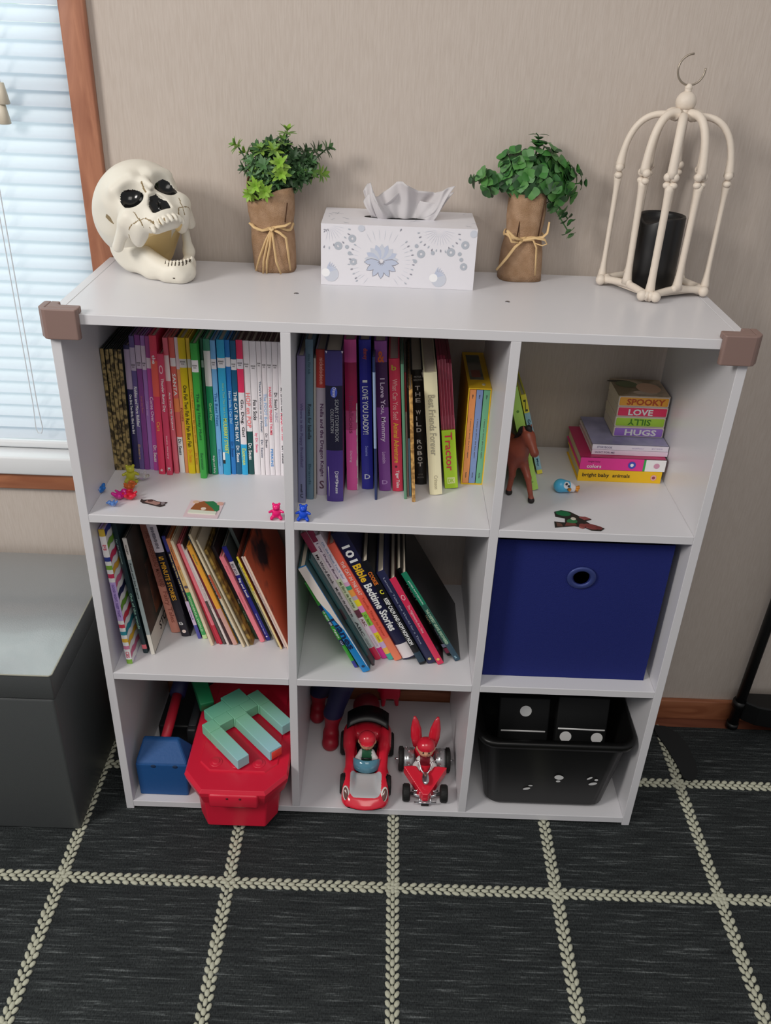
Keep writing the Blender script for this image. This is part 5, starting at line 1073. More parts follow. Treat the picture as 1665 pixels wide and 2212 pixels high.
# jaw in world space: left ramus, body, chin, right body, right ramus
JL = [(.036, .232, .984), (.044, .222, .958), (.060, .206, .9425), (.095, .180, .9375), (.122, .165, .9375), (.140, .163, .9375), (.147, .172, .9395), (.147, .190, .946), (.143, .214, .958), (.137, .226, .986)]
JR = [.0110, .0135, .0125, .0115, .0115, .0120, .0112, .0082, .0068, .0060]
def jaw(P):
    a = None
    for i in range(len(JL)-1):
        q = cap(P, JL[i], JL[i+1], JR[i], JR[i+1]); a = q if a is None else smin(a, q, .010)
    for (p0, p1, r0, r1) in (((.040, .210, .9735), (.058, .198, .9690), .0090, .0085), ((.058, .198, .9690), (.083, .185, .9610), .0085, .0080), ((.083, .185, .9610), (.112, .171, .9500), .0080, .0075), ((.050, .208, .962), (.066, .196, .958), .0120, .0110), ((.042, .226, .955), (.060, .210, .950), .012, .0125), ((.060, .210, .950), (.100, .180, .9440), .0125, .0105), ((.040, .226, .980), (.052, .212, .968), .0125, .0120), ((.046, .218, .968), (.050, .216, .950), .0120, .0130)):
        a = smin(a, cap(P, p0, p1, r0, r1), .016)
    a = smin(a, cap(P, (.108, .170, .9440), (.134, .160, .9455), .0075, .0085), .008); a = smin(a, cap(P, (.134, .160, .9455), (.148, .172, .949), .0085, .0065), .008)
    for t in np.linspace(0, 1, 9):
        p = np.array([.117, .166, .9535])*(1-t)**2+2*t*(1-t)*np.array([.141, .146, .9540])+t*t*np.array([.1545, .178, .9560])
        a = smin(a, ell(P, p, (.0026, .0026, .0052)), .0012)
    a = ssub(a, cap(P, (.060, .192, .953), (.085, .178, .948), .003, .002), .004)
    for q in ((.133, .1475, .9345), (.1525, .160, .937)): a = ssub(a, sph(P, q, .0020), .001)
    return np.maximum(a, ZT_+.0003-P[..., 2])
def jp(c):
    r = np.zeros(len(c), int)
    for t in np.linspace(0.06, .94, 8):
        p = np.array([.117, .166, .9535])*(1-t)**2+2*t*(1-t)*np.array([.141, .146, .9540])+t*t*np.array([.1545, .178, .9560]); r[(ell(c, p+np.array([0, -.002, -.002]), (.0010, .0045, .0050)) < .0002)] = 1
    for q in ((.133, .1475, .9345), (.1525, .160, .937)): r[sph(c, q, .0024) < 0] = 1
    return r
sdf_obj('jaw', jaw, (.015, .135, .92), (.175, .255, 1.0), .0017, [bone, mat('#4a4034', .7)], jp, sk, Matrix.Translation(-Vector(sk.location)))

# ---- plants wrapped in paper
kraft = mat('#b89678', .85, 1.0, bump=(900, .9), mottle=('#a58262', 70, .35, .65)); raf = mat('#dab987', .75, 1.0, bump=(300, .3)); hol = mat('#4a2e1a', .9)
def leaf_add(mb, p, d, up, L, Wf, m, fold=.25, curve=.15, n=4):
    d = Vector(d).normalized(); s_ = d.cross(Vector(up)); s_ = s_.normalized() if s_.length > 1e-4 else d.orthogonal().normalized(); nn = s_.cross(d); vs = []
    for i in range(n+1):
        u = i/n; w_ = Wf*max(.03, math.sin(PI*min(1, u*.96+.04)))**(.8 if n < 6 else .6)*(1 if u < .999 else .1); c = Vector(p)+d*(L*u)-nn*(curve*L*u*u)
        vs += [c-s_*w_+nn*fold*w_, c, c+s_*w_+nn*fold*w_]
    mb.add(vs, [(3*i, 3*i+1, 3*i+4, 3*i+3) for i in range(n)]+[(3*i+1, 3*i+2, 3*i+5, 3*i+4) for i in range(n)], m, True)
def hcor(br, bl_, fl, fr_):
    def f(a):
        q = ((math.degrees(a)-45) % 360)/90; h_ = (br, bl_, fl, fr_, br); i = int(q) % 4; t = q-int(q); t = t*t*(3-2*t); return h_[i]*(1-t)+h_[i+1]*t
    return f
def wrap(loc, w0, w1, dpt, hts, lean, name, label, cat, curl):
    """square paper sleeve; hts: rim height round the outline"""
    r_ = empty(name, loc, label=label, cat=cat); mb = MB(); n = 32; rings = []; lv = 12
    for j in range(lv+1):
        v = j/lv; ring = []
        for k in range(n):
            a = 2*PI*k/n+PI/4; c_, s_ = math.cos(a), math.sin(a); q = (abs(c_)**3.2+abs(s_)**3.2)**(-1/3.2)
            hz = hts(a)*v; z = hz; f = z/.13; pinch = 1-.10*math.exp(-((z-.066)/.016)**2); w = (w0+(w1-w0)*f)*pinch
            ring.append((c_*q*w+lean*z+.0012*math.sin(5*a+z*90)*v, s_*q*dpt*(1+.1*f)*pinch+.0010*math.sin(4*a+z*60), max(.0002, z)))
        rings.append(ring)
    inner = [[(x*.965, y*.965, z-(.001 if j else -.001)) for x, y, z in rings[j]] for j in range(lv, 4, -1)]
    mb.loft(rings+inner, kraft, caps=True); mb.build('paper_wrap', r_, fix=True)
    return r_
def ribbon(par, pts, wd, name='ribbon'):
    mb = MB(); mb.tube(pts, wd, raf, 8, flat=.45); o = mb.build(name, par); return o
# left plant: pointed star leaves, several greens
LG = [mat(h_, .5, 1.15) for h_ in ('#7a9c38', '#64883e', '#5c7f58', '#7fa838', '#2f4a2c', '#466c3e')]
pl = wrap((.2655, .262, ZT_), .0315, .0365, .030, hcor(.120, .135, .103, .124), -.045, 'potted_plant', 'brown paper wrapped artificial plant with spiky leaves, between skull and tissue box', 'plant', 0)
rnd = random.Random(5)
stems = MB(); fol = MB()
def star(mb, c, ax, R_, n, mats_, rnd, tiers=2):
    ax = Vector(ax).normalized(); u = ax.orthogonal().normalized(); v = ax.cross(u)
    for t in range(tiers):
        for k in range(n):
            a = 2*PI*k/n+t*PI/n+rnd.uniform(-.15, .15); el_ = .25+.55*t+rnd.uniform(-.1, .1)
            d = (u*math.cos(a)+v*math.sin(a))*math.cos(el_)+ax*math.sin(el_)
            leaf_add(mb, Vector(c)+ax*(.004*t), d, ax, R_*(1-.18*t)*rnd.uniform(.85, 1.1), R_*.17, rnd.choice(mats_), .3, .12)
# cluster heads as (x, y, z) local to the pot; matched to the silhouette of the plant
heads = [((-.058, -.012, .190), (-.7, -.3, .6), 0), ((-.046, .0, .176), (-.8, -.1, .5), 0), ((-.024, -.010, .182), (-.2, -.3, .9), 0), ((.006, -.004, .196), (.1, -.2, 1), 1), ((.012, -.002, .213), (.1, -.1, 1), 0), ((-.006, -.012, .184), (0, -.6, .8), 0),
         ((.036, -.006, .182), (.6, -.2, .7), 4), ((.052, -.006, .186), (.8, -.1, .5), 4), ((.068, -.004, .190), (.9, -.1, .5), 4), ((.030, -.010, .168), (.4, -.5, .5), 4), ((.020, -.012, .172), (.3, -.6, .6), 4), ((-.020, -.020, .160), (-.1, -.9, .4), 2), ((-.036, -.014, .164), (-.5, -.6, .5), 2), ((-.046, -.008, .152), (-.8, -.4, .2), 5),
         ((.004, -.026, .166), (0, -1, .35), 3), ((.006, -.028, .150), (.05, -1, .1), 3), ((-.030, -.034, .128), (-.2, -1, .1), 3), ((-.018, -.036, .120), (.1, -1, 0), 3), ((-.038, -.030, .114), (-.5, -.8, -.2), 3), ((.044, -.010, .150), (.7, -.5, .1), 1), ((.060, -.012, .150), (.9, -.4, .1), 0), ((.030, -.016, .140), (.5, -.8, .1), 4), ((-.002, -.012, .136), (0, -.8, .5), 5), ((.014, -.018, .146), (.2, -.8, .4), 5), ((-.022, -.014, .142), (-.3, -.8, .4), 2), ((.002, 0, .176), (0, 0, 1), 1), ((.022, .004, .176), (.3, .2, 1), 4), ((-.034, .004, .170), (-.4, .2, .9), 1)]
for _ in range(34):
    a_ = rnd.uniform(0, 2*PI); q_ = rnd.uniform(.2, 1)**.5; c_ = (.046*q_*math.cos(a_), .012*math.sin(a_)-.006, .160+.030*q_*math.sin(a_)*1.1); heads.append((c_, (c_[0]*8, -.7, .5), rnd.choice((1, 2, 4, 5, 5, 2)) if c_[0] < .01 else rnd.choice((4, 4, 5))))
heads = [((c[0]+.010, c[1], .118+(c[2]-.118)*.80), ax, ci) for c, ax, ci in heads]
for (c, ax, ci) in heads:
    ms = {0: [LG[0], LG[1]], 1: [LG[1], LG[2]], 2: [LG[2], LG[5]], 3: [LG[3], LG[0]], 4: [LG[4], LG[4], LG[5]], 5: [LG[5], LG[4]]}[ci]
    star(fol, c, ax, .0165, 6, ms, rnd)
    b0 = Vector((-.004, .0, .085)); cc = Vector(c); mid = b0.lerp(cc, .55)+Vector((0, 0, .008)); stems.tube([b0, mid, cc], .0011, LG[4], 5)
    for q in (.55, .75): star(fol, b0.lerp(cc, q)+Vector((0, 0, .006)), ax, .0125, 4, [LG[5], LG[4], LG[2]] if ci in (2, 4, 5) else [LG[1], LG[5]], rnd, 1)
fol.build('foliage', pl); stems.build('stems', pl)
yb_ = -.0305
mb = MB(); 
band = [(x*.0312-.0030, y*.0305, .066+.003*math.sin(k)) for k, (x, y) in enumerate([(math.cos(a)*(abs(math.cos(a))**3+abs(math.sin(a))**3)**(-1/3), math.sin(a)*(abs(math.cos(a))**3+abs(math.sin(a))**3)**(-1/3)) for a in np.linspace(-PI/2, 1.5*PI, 33)])]
mb.tube(band, .0022, raf, 8, flat=.5); mb.build('ribbon_band', pl)
for pts in ([(0, -.033, .0665), (-.009, -.036, .050), (-.019, -.037, .025), (-.0255, -.0355, .004)], [(0, -.033, .0665), (-.007, -.037, .045), (-.013, -.038, .020), (-.0145, -.0365, .001)], [(0, -.033, .0665), (-.003, -.037, .042), (-.008, -.038, .020), (-.009, -.0370, .001)], [(0, -.033, .0665), (.003, -.037, .045), (.006, -.038, .020), (.0125, -.0365, .001)],
            [(0, -.033, .0665), (.012, -.036, .062), (.021, -.036, .055), (.0235, -.0345, .035), (.0265, -.0325, .006)], [(0, -.033, .0665), (.008, -.034, .070), (.020, -.034, .072), (.028, -.030, .076)], [(0, -.033, .0665), (-.014, -.0345, .064), (-.026, -.034, .068), (-.034, -.028, .073)]):
    ribbon(pl, pts, [.0022]*(len(pts)-1)+[.0016], 'ribbon_strand')
ribbon(pl, [(-.003, -.0355, .0685), (.0, -.037, .0655), (.003, -.0355, .0685)], .0028, 'ribbon_knot')
# right plant: round mint leaves
MG = [mat(h_, .5, .95) for h_ in ('#437f3a', '#538b44', '#3a713a', '#2d562d', '#5c8c54', '#264a28')]
pr_ = wrap((.6445, .265, ZT_), .0335, .0255, .029, hcor(.128, .142, .128, .131), .0, 'potted_plant', 'brown paper wrapped artificial plant with round mint leaves, right of the tissue box', 'plant', 0)
# paper folds on the front
for par, xs in ((pr_, ((-.0135, .068, .124), (.0175, .066, .124))), (pl, ((.0195, .076, .104),))):
    mb = MB()
    for x, z0, z1 in xs: mb.tube([(x, -.0292, z0), (x+.002, -.0300, (z0+z1)/2), (x+.004, -.0300, z1)], .0009, hol, 6)
    mb.build('paper_fold', par)['kind'] = 'stuff'
rnd = random.Random(11); fol = MB(); stems = MB()
def pairleaf(c, ax, R_, n=4, ms=None):
    ax = Vector(ax).normalized(); u = ax.orthogonal().normalized(); v = ax.cross(u); o_ = rnd.uniform(0, 6)
    for t in range(2):
        for k in range(n):
            a = o_+2*PI*k/n+t*PI/n; e_ = .15+.6*t+rnd.uniform(-.15, .15); d = (u*math.cos(a)+v*math.sin(a))*math.cos(e_)+ax*math.sin(e_)
            leaf_add(fol, Vector(c)+ax*.003*t, d, ax, R_*(1-.2*t)*rnd.uniform(.85, 1.1), R_*.45, rnd.choice(ms or MG), .18, .30, 9)
hd = [((-.072, -.004, .150), (-.9, -.3, .1)), ((-.060, -.008, .158), (-.7, -.4, .4)), ((-.048, -.012, .152), (-.5, -.7, .3)), ((-.052, -.010, .136), (-.6, -.6, -.4)), ((-.032, -.012, .148), (-.3, -.8, .2)),
      ((-.034, -.004, .190), (-.6, -.3, .8)), ((-.022, -.008, .200), (-.3, -.4, .9)), ((-.018, -.014, .182), (-.2, -.8, .5)), ((-.008, -.016, .196), (0, -.7, .7)), ((.004, -.004, .212), (.1, -.2, 1)), ((.014, .0, .216), (.2, 0, 1)), ((.006, .002, .224), (0, 0, 1)),
      ((.024, -.008, .205), (.4, -.3, .9)), ((.034, -.010, .186), (.6, -.5, .6)), ((.042, -.008, .176), (.8, -.3, .4)), ((.056, -.006, .172), (.8, -.2, .5)), ((.068, -.002, .152), (.9, -.1, .1)), ((-.006, -.024, .166), (0, -1, .3)), ((.010, -.024, .172), (.1, -1, .4)), ((-.014, -.026, .150), (-.2, -1, .1)),
      ((.000, -.028, .140), (0, -1, -.1)), ((.018, -.026, .150), (.2, -1, .1)), ((-.012, -.024, .138), (-.1, -1, -.2)), ((.030, -.024, .148), (.3, -1, 0)), ((.044, -.016, .146), (.6, -.8, 0)), ((.052, -.014, .132), (.8, -.6, -.4)), ((.036, -.024, .128), (.4, -.9, -.4)), ((.030, -.022, .112), (.5, -.8, -.6)), ((.044, -.018, .104), (.6, -.6, -.6)), ((.054, -.014, .094), (.7, -.5, -.7)), ((.058, -.012, .074), (.6, -.4, -.8)), ((-.002, 0, .186), (0, 0, 1)), ((.018, .006, .190), (.2, .2, 1)), ((-.020, .006, .176), (-.3, .3, .9)), ((.000, .0, .165), (0, -.3, 1)), ((.025, .0, .168), (.4, -.2, .8)), ((-.024, .0, .160), (-.5, -.2, .8))]
for _ in range(26):
    a_ = rnd.uniform(0, 2*PI); q_ = rnd.uniform(.1, 1)**.5; hd.append(((.040*q_*math.cos(a_)+.004, .010*math.sin(a_)-.010, .168+.030*q_*math.sin(a_)), (math.cos(a_)*q_, -.8, .5)))
hd = [((c[0]*1.13, c[1], .118+(c[2]-.118)*(.74 if c[2] > .118 else 1.0)), ax) for c, ax in hd]
for c, ax in hd:
    sm_ = c[2] < .115 or abs(c[0]) > .072 or c[2] > .19; pairleaf(c, ax, .0120 if sm_ else .0160, 3 if sm_ else 4, MG[2:6] if sm_ else None)
    b0 = Vector((0, 0, .09)); cc = Vector(c); stems.tube([b0, b0.lerp(cc, .5)+Vector((0, 0, .02 if c[2] > .12 else .035)), cc], .0011, MG[4], 5)
stems.tube([(.006, .002, .185), (.006, .002, .204), (.002, .002, .208)], .0009, MG[3], 5)
for d in ((-1, -.2, .15), (1, -.2, .15)): leaf_add(fol, (.006, .002, .206), d, (0, 0, 1), .016, .0035, MG[3], .2, .2); leaf_add(fol, (.006, .002, .196), d, (0, 0, 1), .013, .0035, MG[4], .2, .2)
fol.build('foliage', pr_); stems.build('stems', pr_)
band = [(x*.0290, y*.0290, .066+.002*math.sin(k)) for k, (x, y) in enumerate([(math.cos(a)*(abs(math.cos(a))**3+abs(math.sin(a))**3)**(-1/3), math.sin(a)*(abs(math.cos(a))**3+abs(math.sin(a))**3)**(-1/3)) for a in np.linspace(-PI/2, 1.5*PI, 33)])]
mb = MB(); mb.tube(band, .0022, raf, 8, flat=.5); mb.build('ribbon_band', pr_)
for pts in ([(-.005, -.033, .064), (-.016, -.036, .054), (-.027, -.038, .038), (-.041, -.040, .020)], [(-.005, -.033, .064), (.010, -.035, .066), (.016, -.037, .055), (.0175, -.038, .035), (.0190, -.038, .014)], [(-.005, -.033, .064), (-.018, -.035, .068), (-.030, -.034, .078)],
            [(-.005, -.033, .064), (.010, -.036, .068), (.024, -.035, .070), (.030, -.034, .076), (.031, -.034, .092)], [(-.005, -.033, .064), (.012, -.037, .069), (.027, -.037, .067), (.031, -.037, .061), (.024, -.037, .058), (.013, -.036, .061)], [(-.030, -.034, .078), (-.022, -.037, .062), (-.012, -.035, .061)]):
    ribbon(pr_, pts, [.0023]*(len(pts)-1)+[.0018], 'ribbon_strand')

# ---- tissue box
tb = empty('tissue_box', (.454, .235, ZT_), label='white tissue box with grey and blue flower print and a tissue sticking out', cat='tissue box')
wb = mat('#e6e4ea', .45); TX0, TX1, TY0, TY1, TZ = .3420, .5665, .1820, .2960, ZT_+.0875
mb = MB(); mb.box(TX0, TX1, TY0, TY1, ZT_, TZ, wb)
# oval opening with a dark inside
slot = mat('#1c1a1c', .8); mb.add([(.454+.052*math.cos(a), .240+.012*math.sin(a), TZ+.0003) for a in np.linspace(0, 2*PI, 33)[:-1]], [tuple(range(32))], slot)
g1, g2, g3, g4, g5 = [mat(c, .5) for c in ('#b4bac4', '#cdd1dc', '#9494a0', '#c0c8dc', '#f4f4f8')]
LAY = [0]
def onf(x, z, k=0): return (TX0+min(.2240, max(.0004, x)), TY0-.0002-.00008*k-.0000012*LAY[0], ZT_+min(.0870, max(.0005, z)))
def disc(cx, cz, r, m, k=0, hole=0):
    LAY[0] += 1
    if hole:
        vs = []
        for i in range(20): vs += [onf(cx+r*q*math.cos(i*PI/10), cz+r*q*math.sin(i*PI/10), k) for q in (1, hole)]
        mb.add(vs, [(2*i, 2*i+1, (2*i+3) % 40, (2*i+2) % 40) for i in range(20)], m)
    else: mb.add([onf(cx+r*math.cos(i*PI/8), cz+r*math.sin(i*PI/8), k) for i in range(16)], [tuple(range(16))], m)
def petal(cx, cz, a, L, w_, m, k=0, r0=0):
    LAY[0] += 1; ex, ez = cx+(r0+L)*math.cos(a), cz+(r0+L)*math.sin(a)
    if not (.002 < ex < .2225 and .002 < ez < .0855): return
    prof = [(0, 0), (.25, .7), (.55, 1), (.8, .7), (1, 0), (.8, -.7), (.55, -1), (.25, -.7)]
    mb.add([onf(cx+(r0+L*u)*math.cos(a)-w_*v*math.sin(a), cz+(r0+L*u)*math.sin(a)+w_*v*math.cos(a), k) for u, v in prof], [tuple(range(8))], m)
cx, cz_ = .0880, .0370
for i in range(9): petal(cx, cz_, math.radians(8+20.5*i), .022, .0045, g4 if i % 2 else g2, 1, .003); 
for i in range(7): petal(cx, cz_, math.radians(184+28.6*i), .0235, .0050, g3, 2, .002); petal(cx, cz_, math.radians(184+28.6*i), .0212, .0040, g4, 3, .0034)
rnd = random.Random(3)
def rays(cx, cz, r0, r1, a0, a1, n, tick=True):
    for i in range(n):
        a = math.radians(a0+(a1-a0)*i/max(1, n-1)); petal(cx, cz, a, (r1-r0)*.75, .00022, g2, 1, r0)
        if tick: petal(cx, cz, a, .0045, .0010, g3 if i % 2 else g1, 2, r1-rnd.uniform(0, .004))
rays(.0120, .0860, .004, .030, 190, 350, 13); rays(.1700, .0850, .004, .030, 190, 350, 14); rays(.0880, .0370, .030, .052, 120, 60, 6); rays(.088, .037, .030, .047, -140, -40, 9); rays(.0880, .037, .034, .046, -30, 40, 9); rays(.0880, .037, .034, .046, 150, 215, 8)
for x, z, r in ((.0250, .0570, .0058), (.0450, .0680, .0055), (.0470, .0350, .0050), (.1450, .0500, .0058), (.1880, .0540, .0060), (.2080, .0650, .0058), (.2080, .0340, .0052)): disc(x, z, r, g1, 1, .35)
for x, z, r in ((.0580, .0830, .0048), (.2190, .0810, .0052)): disc(x, z, r, g2, 1)
for x, z in ((.0375, .0560), (.0415, .0470), (.1380, .0610), (.1620, .0520), (.1370, .0390), (.2010, .0520), (.2040, .0440)): disc(x, z, .0028, g1, 1)
for x, z in ((.0070, .0180), (.1650, .0160)):
    disc(x+.008, z-.002, .0110, g2, 1); disc(x, z, .0062, g5, 2)
    for i in range(5): petal(x, z, math.radians(20+12*i), .018, .0011, g4, 1)
for i in range(5): petal(.0040+.0035*(i % 3), .075+.001*i, 1.0+i*.5, .004, .0006, g3, 2)
# faint print on top
for i in range(26):
    x = rnd.uniform(.348, .56); y = rnd.uniform(.186, .290)
    if abs(y-.240) < .016 and abs(x-.454) < .058: continue
    a = rnd.uniform(0, 3); L = rnd.uniform(.006, .016); mb.add([(x, y, TZ+.0002), (x+L*math.cos(a), y+L*math.sin(a), TZ+.0002), (x+L*math.cos(a)+.001, y+L*math.sin(a)+.001, TZ+.0002), (x+.001, y+.001, TZ+.0002)], [(0, 1, 2, 3)], g1)
part(mb, 'carton', tb)
# tissue
tis = bpy.data.materials.new('tissue_paper'); tis.use_nodes = True; n = tis.node_tree; b = n.nodes['Principled BSDF']; b.inputs['Base Color'].default_value = (.80, .78, .80, 1); b.inputs['Roughness'].default_value = .9
tl = N(n, 'ShaderNodeBsdfTranslucent'); tl.inputs[0].default_value = (.8, .77, .78, 1); mi = N(n, 'ShaderNodeMixShader'); mi.inputs[0].default_value = .35
n.links.new(b.outputs[0], mi.inputs[1]); n.links.new(tl.outputs[0], mi.inputs[2]); n.links.new(mi.outputs[0], n.nodes['Material Output'].inputs[0])
topx = [.4020, .4050, .4085, .4110, .4150, .4230, .4330, .4460, .4560, .4680, .4800, .4930, .5030, .5140, .5240, .5330]
topz = [1.050, 1.0600, 1.0645, 1.0570, 1.0455, 1.0430, 1.0530, 1.0650, 1.0670, 1.0615, 1.0540, 1.0530, 1.0510, 1.0560, 1.0610, 1.0640]
nu, nv_ = 60, 14
for name_, off, sh in (('tissue_sheet', 0, 0), ('tissue_sheet', .007, .25)):
    vs = []; fs = []
    for i in range(nu+1):
        u = i/nu; q = u*(len(topx)-1); k = min(len(topx)-2, int(q)); f_ = q-k; tx_ = topx[k]*(1-f_)+topx[k+1]*f_; tz_ = topz[k]*(1-f_)+topz[k+1]*f_
        tz_ -= (.014+.003*math.sin(u*4))*(1 if off else 0)
        bx_ = .413+u*(.500-.413)
        for j in range(nv_+1):
            v = j/nv_; x = bx_*(1-v)+tx_*v+(.002*math.sin(v*5+u*20)); z = (TZ-.006)*(1-v)+tz_*v
            y = .236+off+(.0075*math.sin(u*17+1.2+sh*9)+.0035*math.sin(u*41))*(.35+.65*v)-.010*math.sin(PI*v)*math.sin(u*7+sh*4)-.006*v
            vs.append((x, y, z))
    for i in range(nu):
        for j in range(nv_): fs.append((i*(nv_+1)+j, (i+1)*(nv_+1)+j, (i+1)*(nv_+1)+j+1, i*(nv_+1)+j+1))
    mb = MB(); mb.add(vs, fs, tis, True); o = part(mb, name_, tb); sd = o.modifiers.new('s', 'SOLIDIFY'); sd.thickness = .0005

# ---- bone lantern with a black candle
ln_ = empty('bone_lantern', (.8415, .2245, ZT_), label='off white cage lantern made of bones with a hanging ring, right of the plants', cat='lantern')
bn = mat('#e2d6c8', .5, 1.0, bump=(120, .2))
cc = np.array([.8415, .2245]); cor = [np.array(v) for v in ((.7665, .2455), (.8190, .1545), (.9150, .2010), (.8640, .2890))]
def bonerad(n, r, e0, e1): 
    return [r+(e0-r)*math.exp(-((i/(n-1))/.09)**1.3)+(e1-r)*math.exp(-((1-i/(n-1))/.09)**1.3) for i in range(n)]
zb = ZT_+.0085
for i in range(4):
    a_, b_ = cor[i], cor[(i+1) % 4]; mb = MB(); pts = []
    for k in range(17):
        u = k/16; p = a_*(1-u)+b_*u; out = (p-cc)/np.linalg.norm(p-cc); p = p-out*.006*math.sin(PI*u); pts.append((p[0], p[1], zb+.0045*math.sin(PI*u)))
    mb.tube(pts, bonerad(17, .0052, .0072, .0072), bn, 12)
    d = (b_-a_)/np.linalg.norm(b_-a_); nn = np.array([-d[1], d[0]])
    for s_, q in ((1, a_+d*.008), (-1, b_-d*.008)):
        for w_ in (-.0055, .0055): mb.ball((q[0]+nn[0]*w_, q[1]+nn[1]*w_, zb+.0005), (.0075, .0075, .0078), bn, 10)
    part(mb, 'base_bone', ln_)
mb = MB(); inner = [tuple(cc+(p-cc)*.82) for p in cor]; mb.prism(inner, ZT_+.0035, ZT_+.0065, bn); part(mb, 'base_plate', ln_, fix=True)
JZ = 1.0905; top = Vector((.8405, .2245, 1.176))
for i in range(8):
    if i % 2 == 0: p = cor[i//2]; rj = .0750; rb_ = .0755; z0_ = ZT_+.010
    else: p = (cor[i//2]+cor[(i//2+1) % 4])/2; rj = .0530; rb_ = .0500; z0_ = ZT_+.0145
    if i == 2: rj = .0600; rb_ = .0650
    if i in (6, 7, 5): rj *= .93
    dr = (p-cc)/np.linalg.norm(p-cc); P0 = Vector((cc[0]+dr[0]*rb_, cc[1]+dr[1]*rb_, z0_)); P1 = Vector((cc[0]+dr[0]*rj, cc[1]+dr[1]*rj, JZ-.0045))
    mb = MB(); n_ = 19; pts = [P0.lerp(P1, k/(n_-1)) for k in range(n_)]; thick = .0052 if i in (2,) else (.0038 if i % 2 == 0 else .0048)
    mb.tube(pts, [r for r in bonerad(n_, thick, .0078, .0066)], bn, 12)
    tan_ = Vector((-dr[1], dr[0], 0))
    for s_ in (-1, 1): mb.ball(P1+tan_*.0042*s_+Vector((0, 0, -.0005)), (.0058, .0058, .0048), bn, 8); mb.ball(P0+tan_*.0045*s_+Vector((0, 0, .001)), (.0055, .0055, .0060), bn, 8)
    part(mb, 'lower_bone', ln_)
    Q0 = Vector((cc[0]+dr[0]*rj, cc[1]+dr[1]*rj, JZ+.0045)); zt_ = 1.163 if i % 2 == 0 else 1.166
    pts = []
    for k in range(23):
        u = k/22
        # straight then arching over to the cap
        b1 = Q0+Vector((-dr[0]*rj*.02, -dr[1]*rj*.02, .062)); b2 = Vector((cc[0]+dr[0]*rj*.62, cc[1]+dr[1]*rj*.62, zt_+.012)); b3 = Vector((cc[0]+dr[0]*.013, cc[1]+dr[1]*.013, zt_+.004))
        pts.append(Q0*(1-u)**3+b1*3*u*(1-u)**2+b2*3*u*u*(1-u)+b3*u**3)
    mb = MB(); mb.tube(pts, bonerad(23, thick+.0008, .0072, .0090 if i % 2 else .0060), bn, 12)
    for s_ in (-1, 1): mb.ball(Q0+tan_*.0045*s_+Vector((0, 0, .001)), (.0062, .0062, .0060), bn, 8)
    part(mb, 'upper_bone', ln_)
mb = MB(); mb.ball(top+Vector((0, 0, .010)), (.0140, .0140, .0135), bn, 14); mb.tube([top+Vector((0, 0, -.016)), top+Vector((0, 0, .004))], (.006, .011), bn, 12); mb.tube([top+Vector((0, 0, .020)), top+Vector((0, 0, .0275))], (.0045, .0050), bn, 10); mb.ball(top+Vector((0, 0, .0275)), .0052, bn, 8); part(mb, 'finial', ln_)
rg = mat('#a59a8c', .3, 1.0, metal=.5); mb = MB(); pts = [top+Vector((.0190*math.sin(a)-.0005, .002*math.sin(a), .0305+.0190-.0190*math.cos(a))) for a in np.linspace(-3.1, 1.7, 34)]; mb.tube(pts, .0014, rg, 8); part(mb, 'hanging_ring', ln_)
cn = empty('candle', (.838, .2245, ZT_), label='black pillar candle with a dipped rim standing inside the bone lantern', cat='candle')
wx = mat('#131315', .4, sss=.0); mb = MB(); n_ = 40; rings = []
for r_, z_ in ((.0325, ZT_+.0068), (.0338, ZT_+.008), (.0338, 1.0)): rings.append([(.838+r_*math.cos(2*PI*k/n_), .2245+r_*math.sin(2*PI*k/n_), z_) for k in range(n_)])
def rim(a, r, dz): return (.838+r*math.cos(a), .2245+r*math.sin(a), 1.0360-.0100*math.exp(-((((a-3.75+PI) % (2*PI))-PI)/.55)**2)+dz)
for r_, dz in ((.0338, -.002), (.0330, 0), (.0300, .0002), (.0285, -.003), (.0270, -.012), (.004, -.014)): rings.append([rim(2*PI*k/n_, r_, dz if r_ > .02 else dz) for k in range(n_)])
mb.loft(rings, wx); part(mb, 'candle_body', cn, fix=True); mb = MB(); mb.tube([(.838, .2245, 1.018), (.8385, .2245, 1.030)], .0009, mat('#2a2622', .8), 6); part(mb, 'wick', cn)

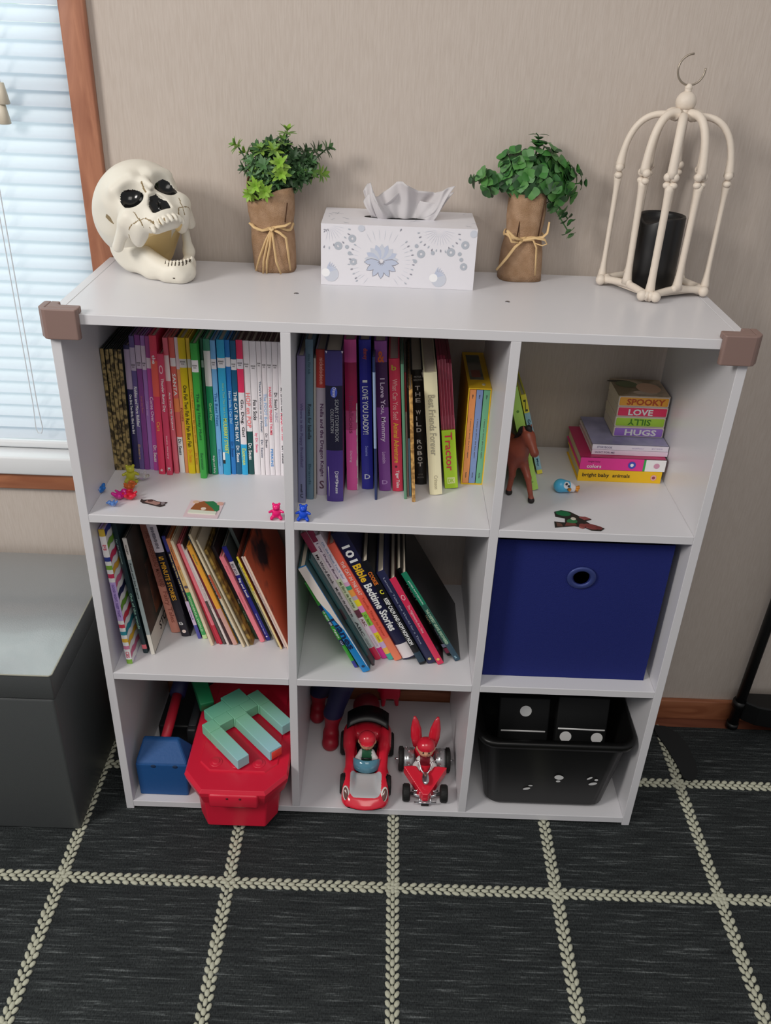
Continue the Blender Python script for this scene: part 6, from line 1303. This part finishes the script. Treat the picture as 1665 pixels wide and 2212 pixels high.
# ------------------------------------------------------------------ grey ottoman at the left
ol = mat('#4a4d4e', .42, 1.0, bump=(700, .2), spec=.6); ol_sheen = mat('#85898b', .30, 1.0, bump=(500, .12), spec=1.0, coat=1.0)  # lid top is the same leather, window sheen painted in as lighter grey
ot = empty('ottoman', (-.45, .12, 0), label='dark grey faux leather storage ottoman under the window', cat='ottoman')
ox1, oy0, oy1 = -.0640, -.0560, .2860
mb = MB(); mb.rbox(-.80, ox1-.003, oy0+.003, oy1-.003, .0002, .308, ol, .006, 3); part(mb, 'box_base', ot)
# cushioned lid, gently domed
mb = MB(); nx, ny = 90, 40; vs = []; fs = []
for i in range(nx+1):
    for j in range(ny+1):
        u, v = i/nx, j/ny; e_ = min(1, min(u, 1-u)*9)*min(1, min(v, 1-v)*5); vs.append((-.80+(ox1+.80)*u, oy0+(oy1-oy0)*v, .3600+.0065*(1-(1-e_)**2)))
for i in range(nx):
    for j in range(ny): fs.append((i*(ny+1)+j, (i+1)*(ny+1)+j, (i+1)*(ny+1)+j+1, i*(ny+1)+j+1))
mb.add(vs, fs, ol_sheen, True); mb.rbox(-.80, ox1, oy0, oy1, .3095, .3592, ol, .003, 2); part(mb, 'lid', ot)
mb = MB(); pp = mat('#a8a89a', .5); mb.tube([(-.80, oy0-.0005, .3595), (ox1-.003, oy0-.0005, .3595), (ox1+.0005, oy0+.003, .3595), (ox1+.0005, oy1, .3595)], .0013, pp, 8); part(mb, 'piping', ot)

# ------------------------------------------------------------------ black metal stand at the right
bs = mat('#0c0d0e', .45)
st_ = empty('metal_stand', (1.24, .25, 0), label='black metal stand with a low tray by the baseboard, right edge', cat='stand')
mb = MB(); mb.tube([(1.1990, .268, .0005), (1.2080, .268, .32), (1.2320, .268, 1.2)], .0105, bs, 16); mb.tube([(1.1988, .268, .0003), (1.1992, .268, .012)], .0125, bs, 16); mb.tube([(1.1995, .268, .058), (1.2, .268, .072)], .0135, bs, 16); part(mb, 'leg', st_)
mb = MB(); mb.tube([(1.60, .268, .0005), (1.60, .268, 1.2)], .0105, bs, 16); part(mb, 'leg', st_)
mb = MB(); mb.prism([(1.2060, .2560), (1.2300, .2400), (1.58, .17), (1.60, .28), (1.2080, .285)], .030, .0790, bs); part(mb, 'tray', st_, fix=True, bevel=.003)
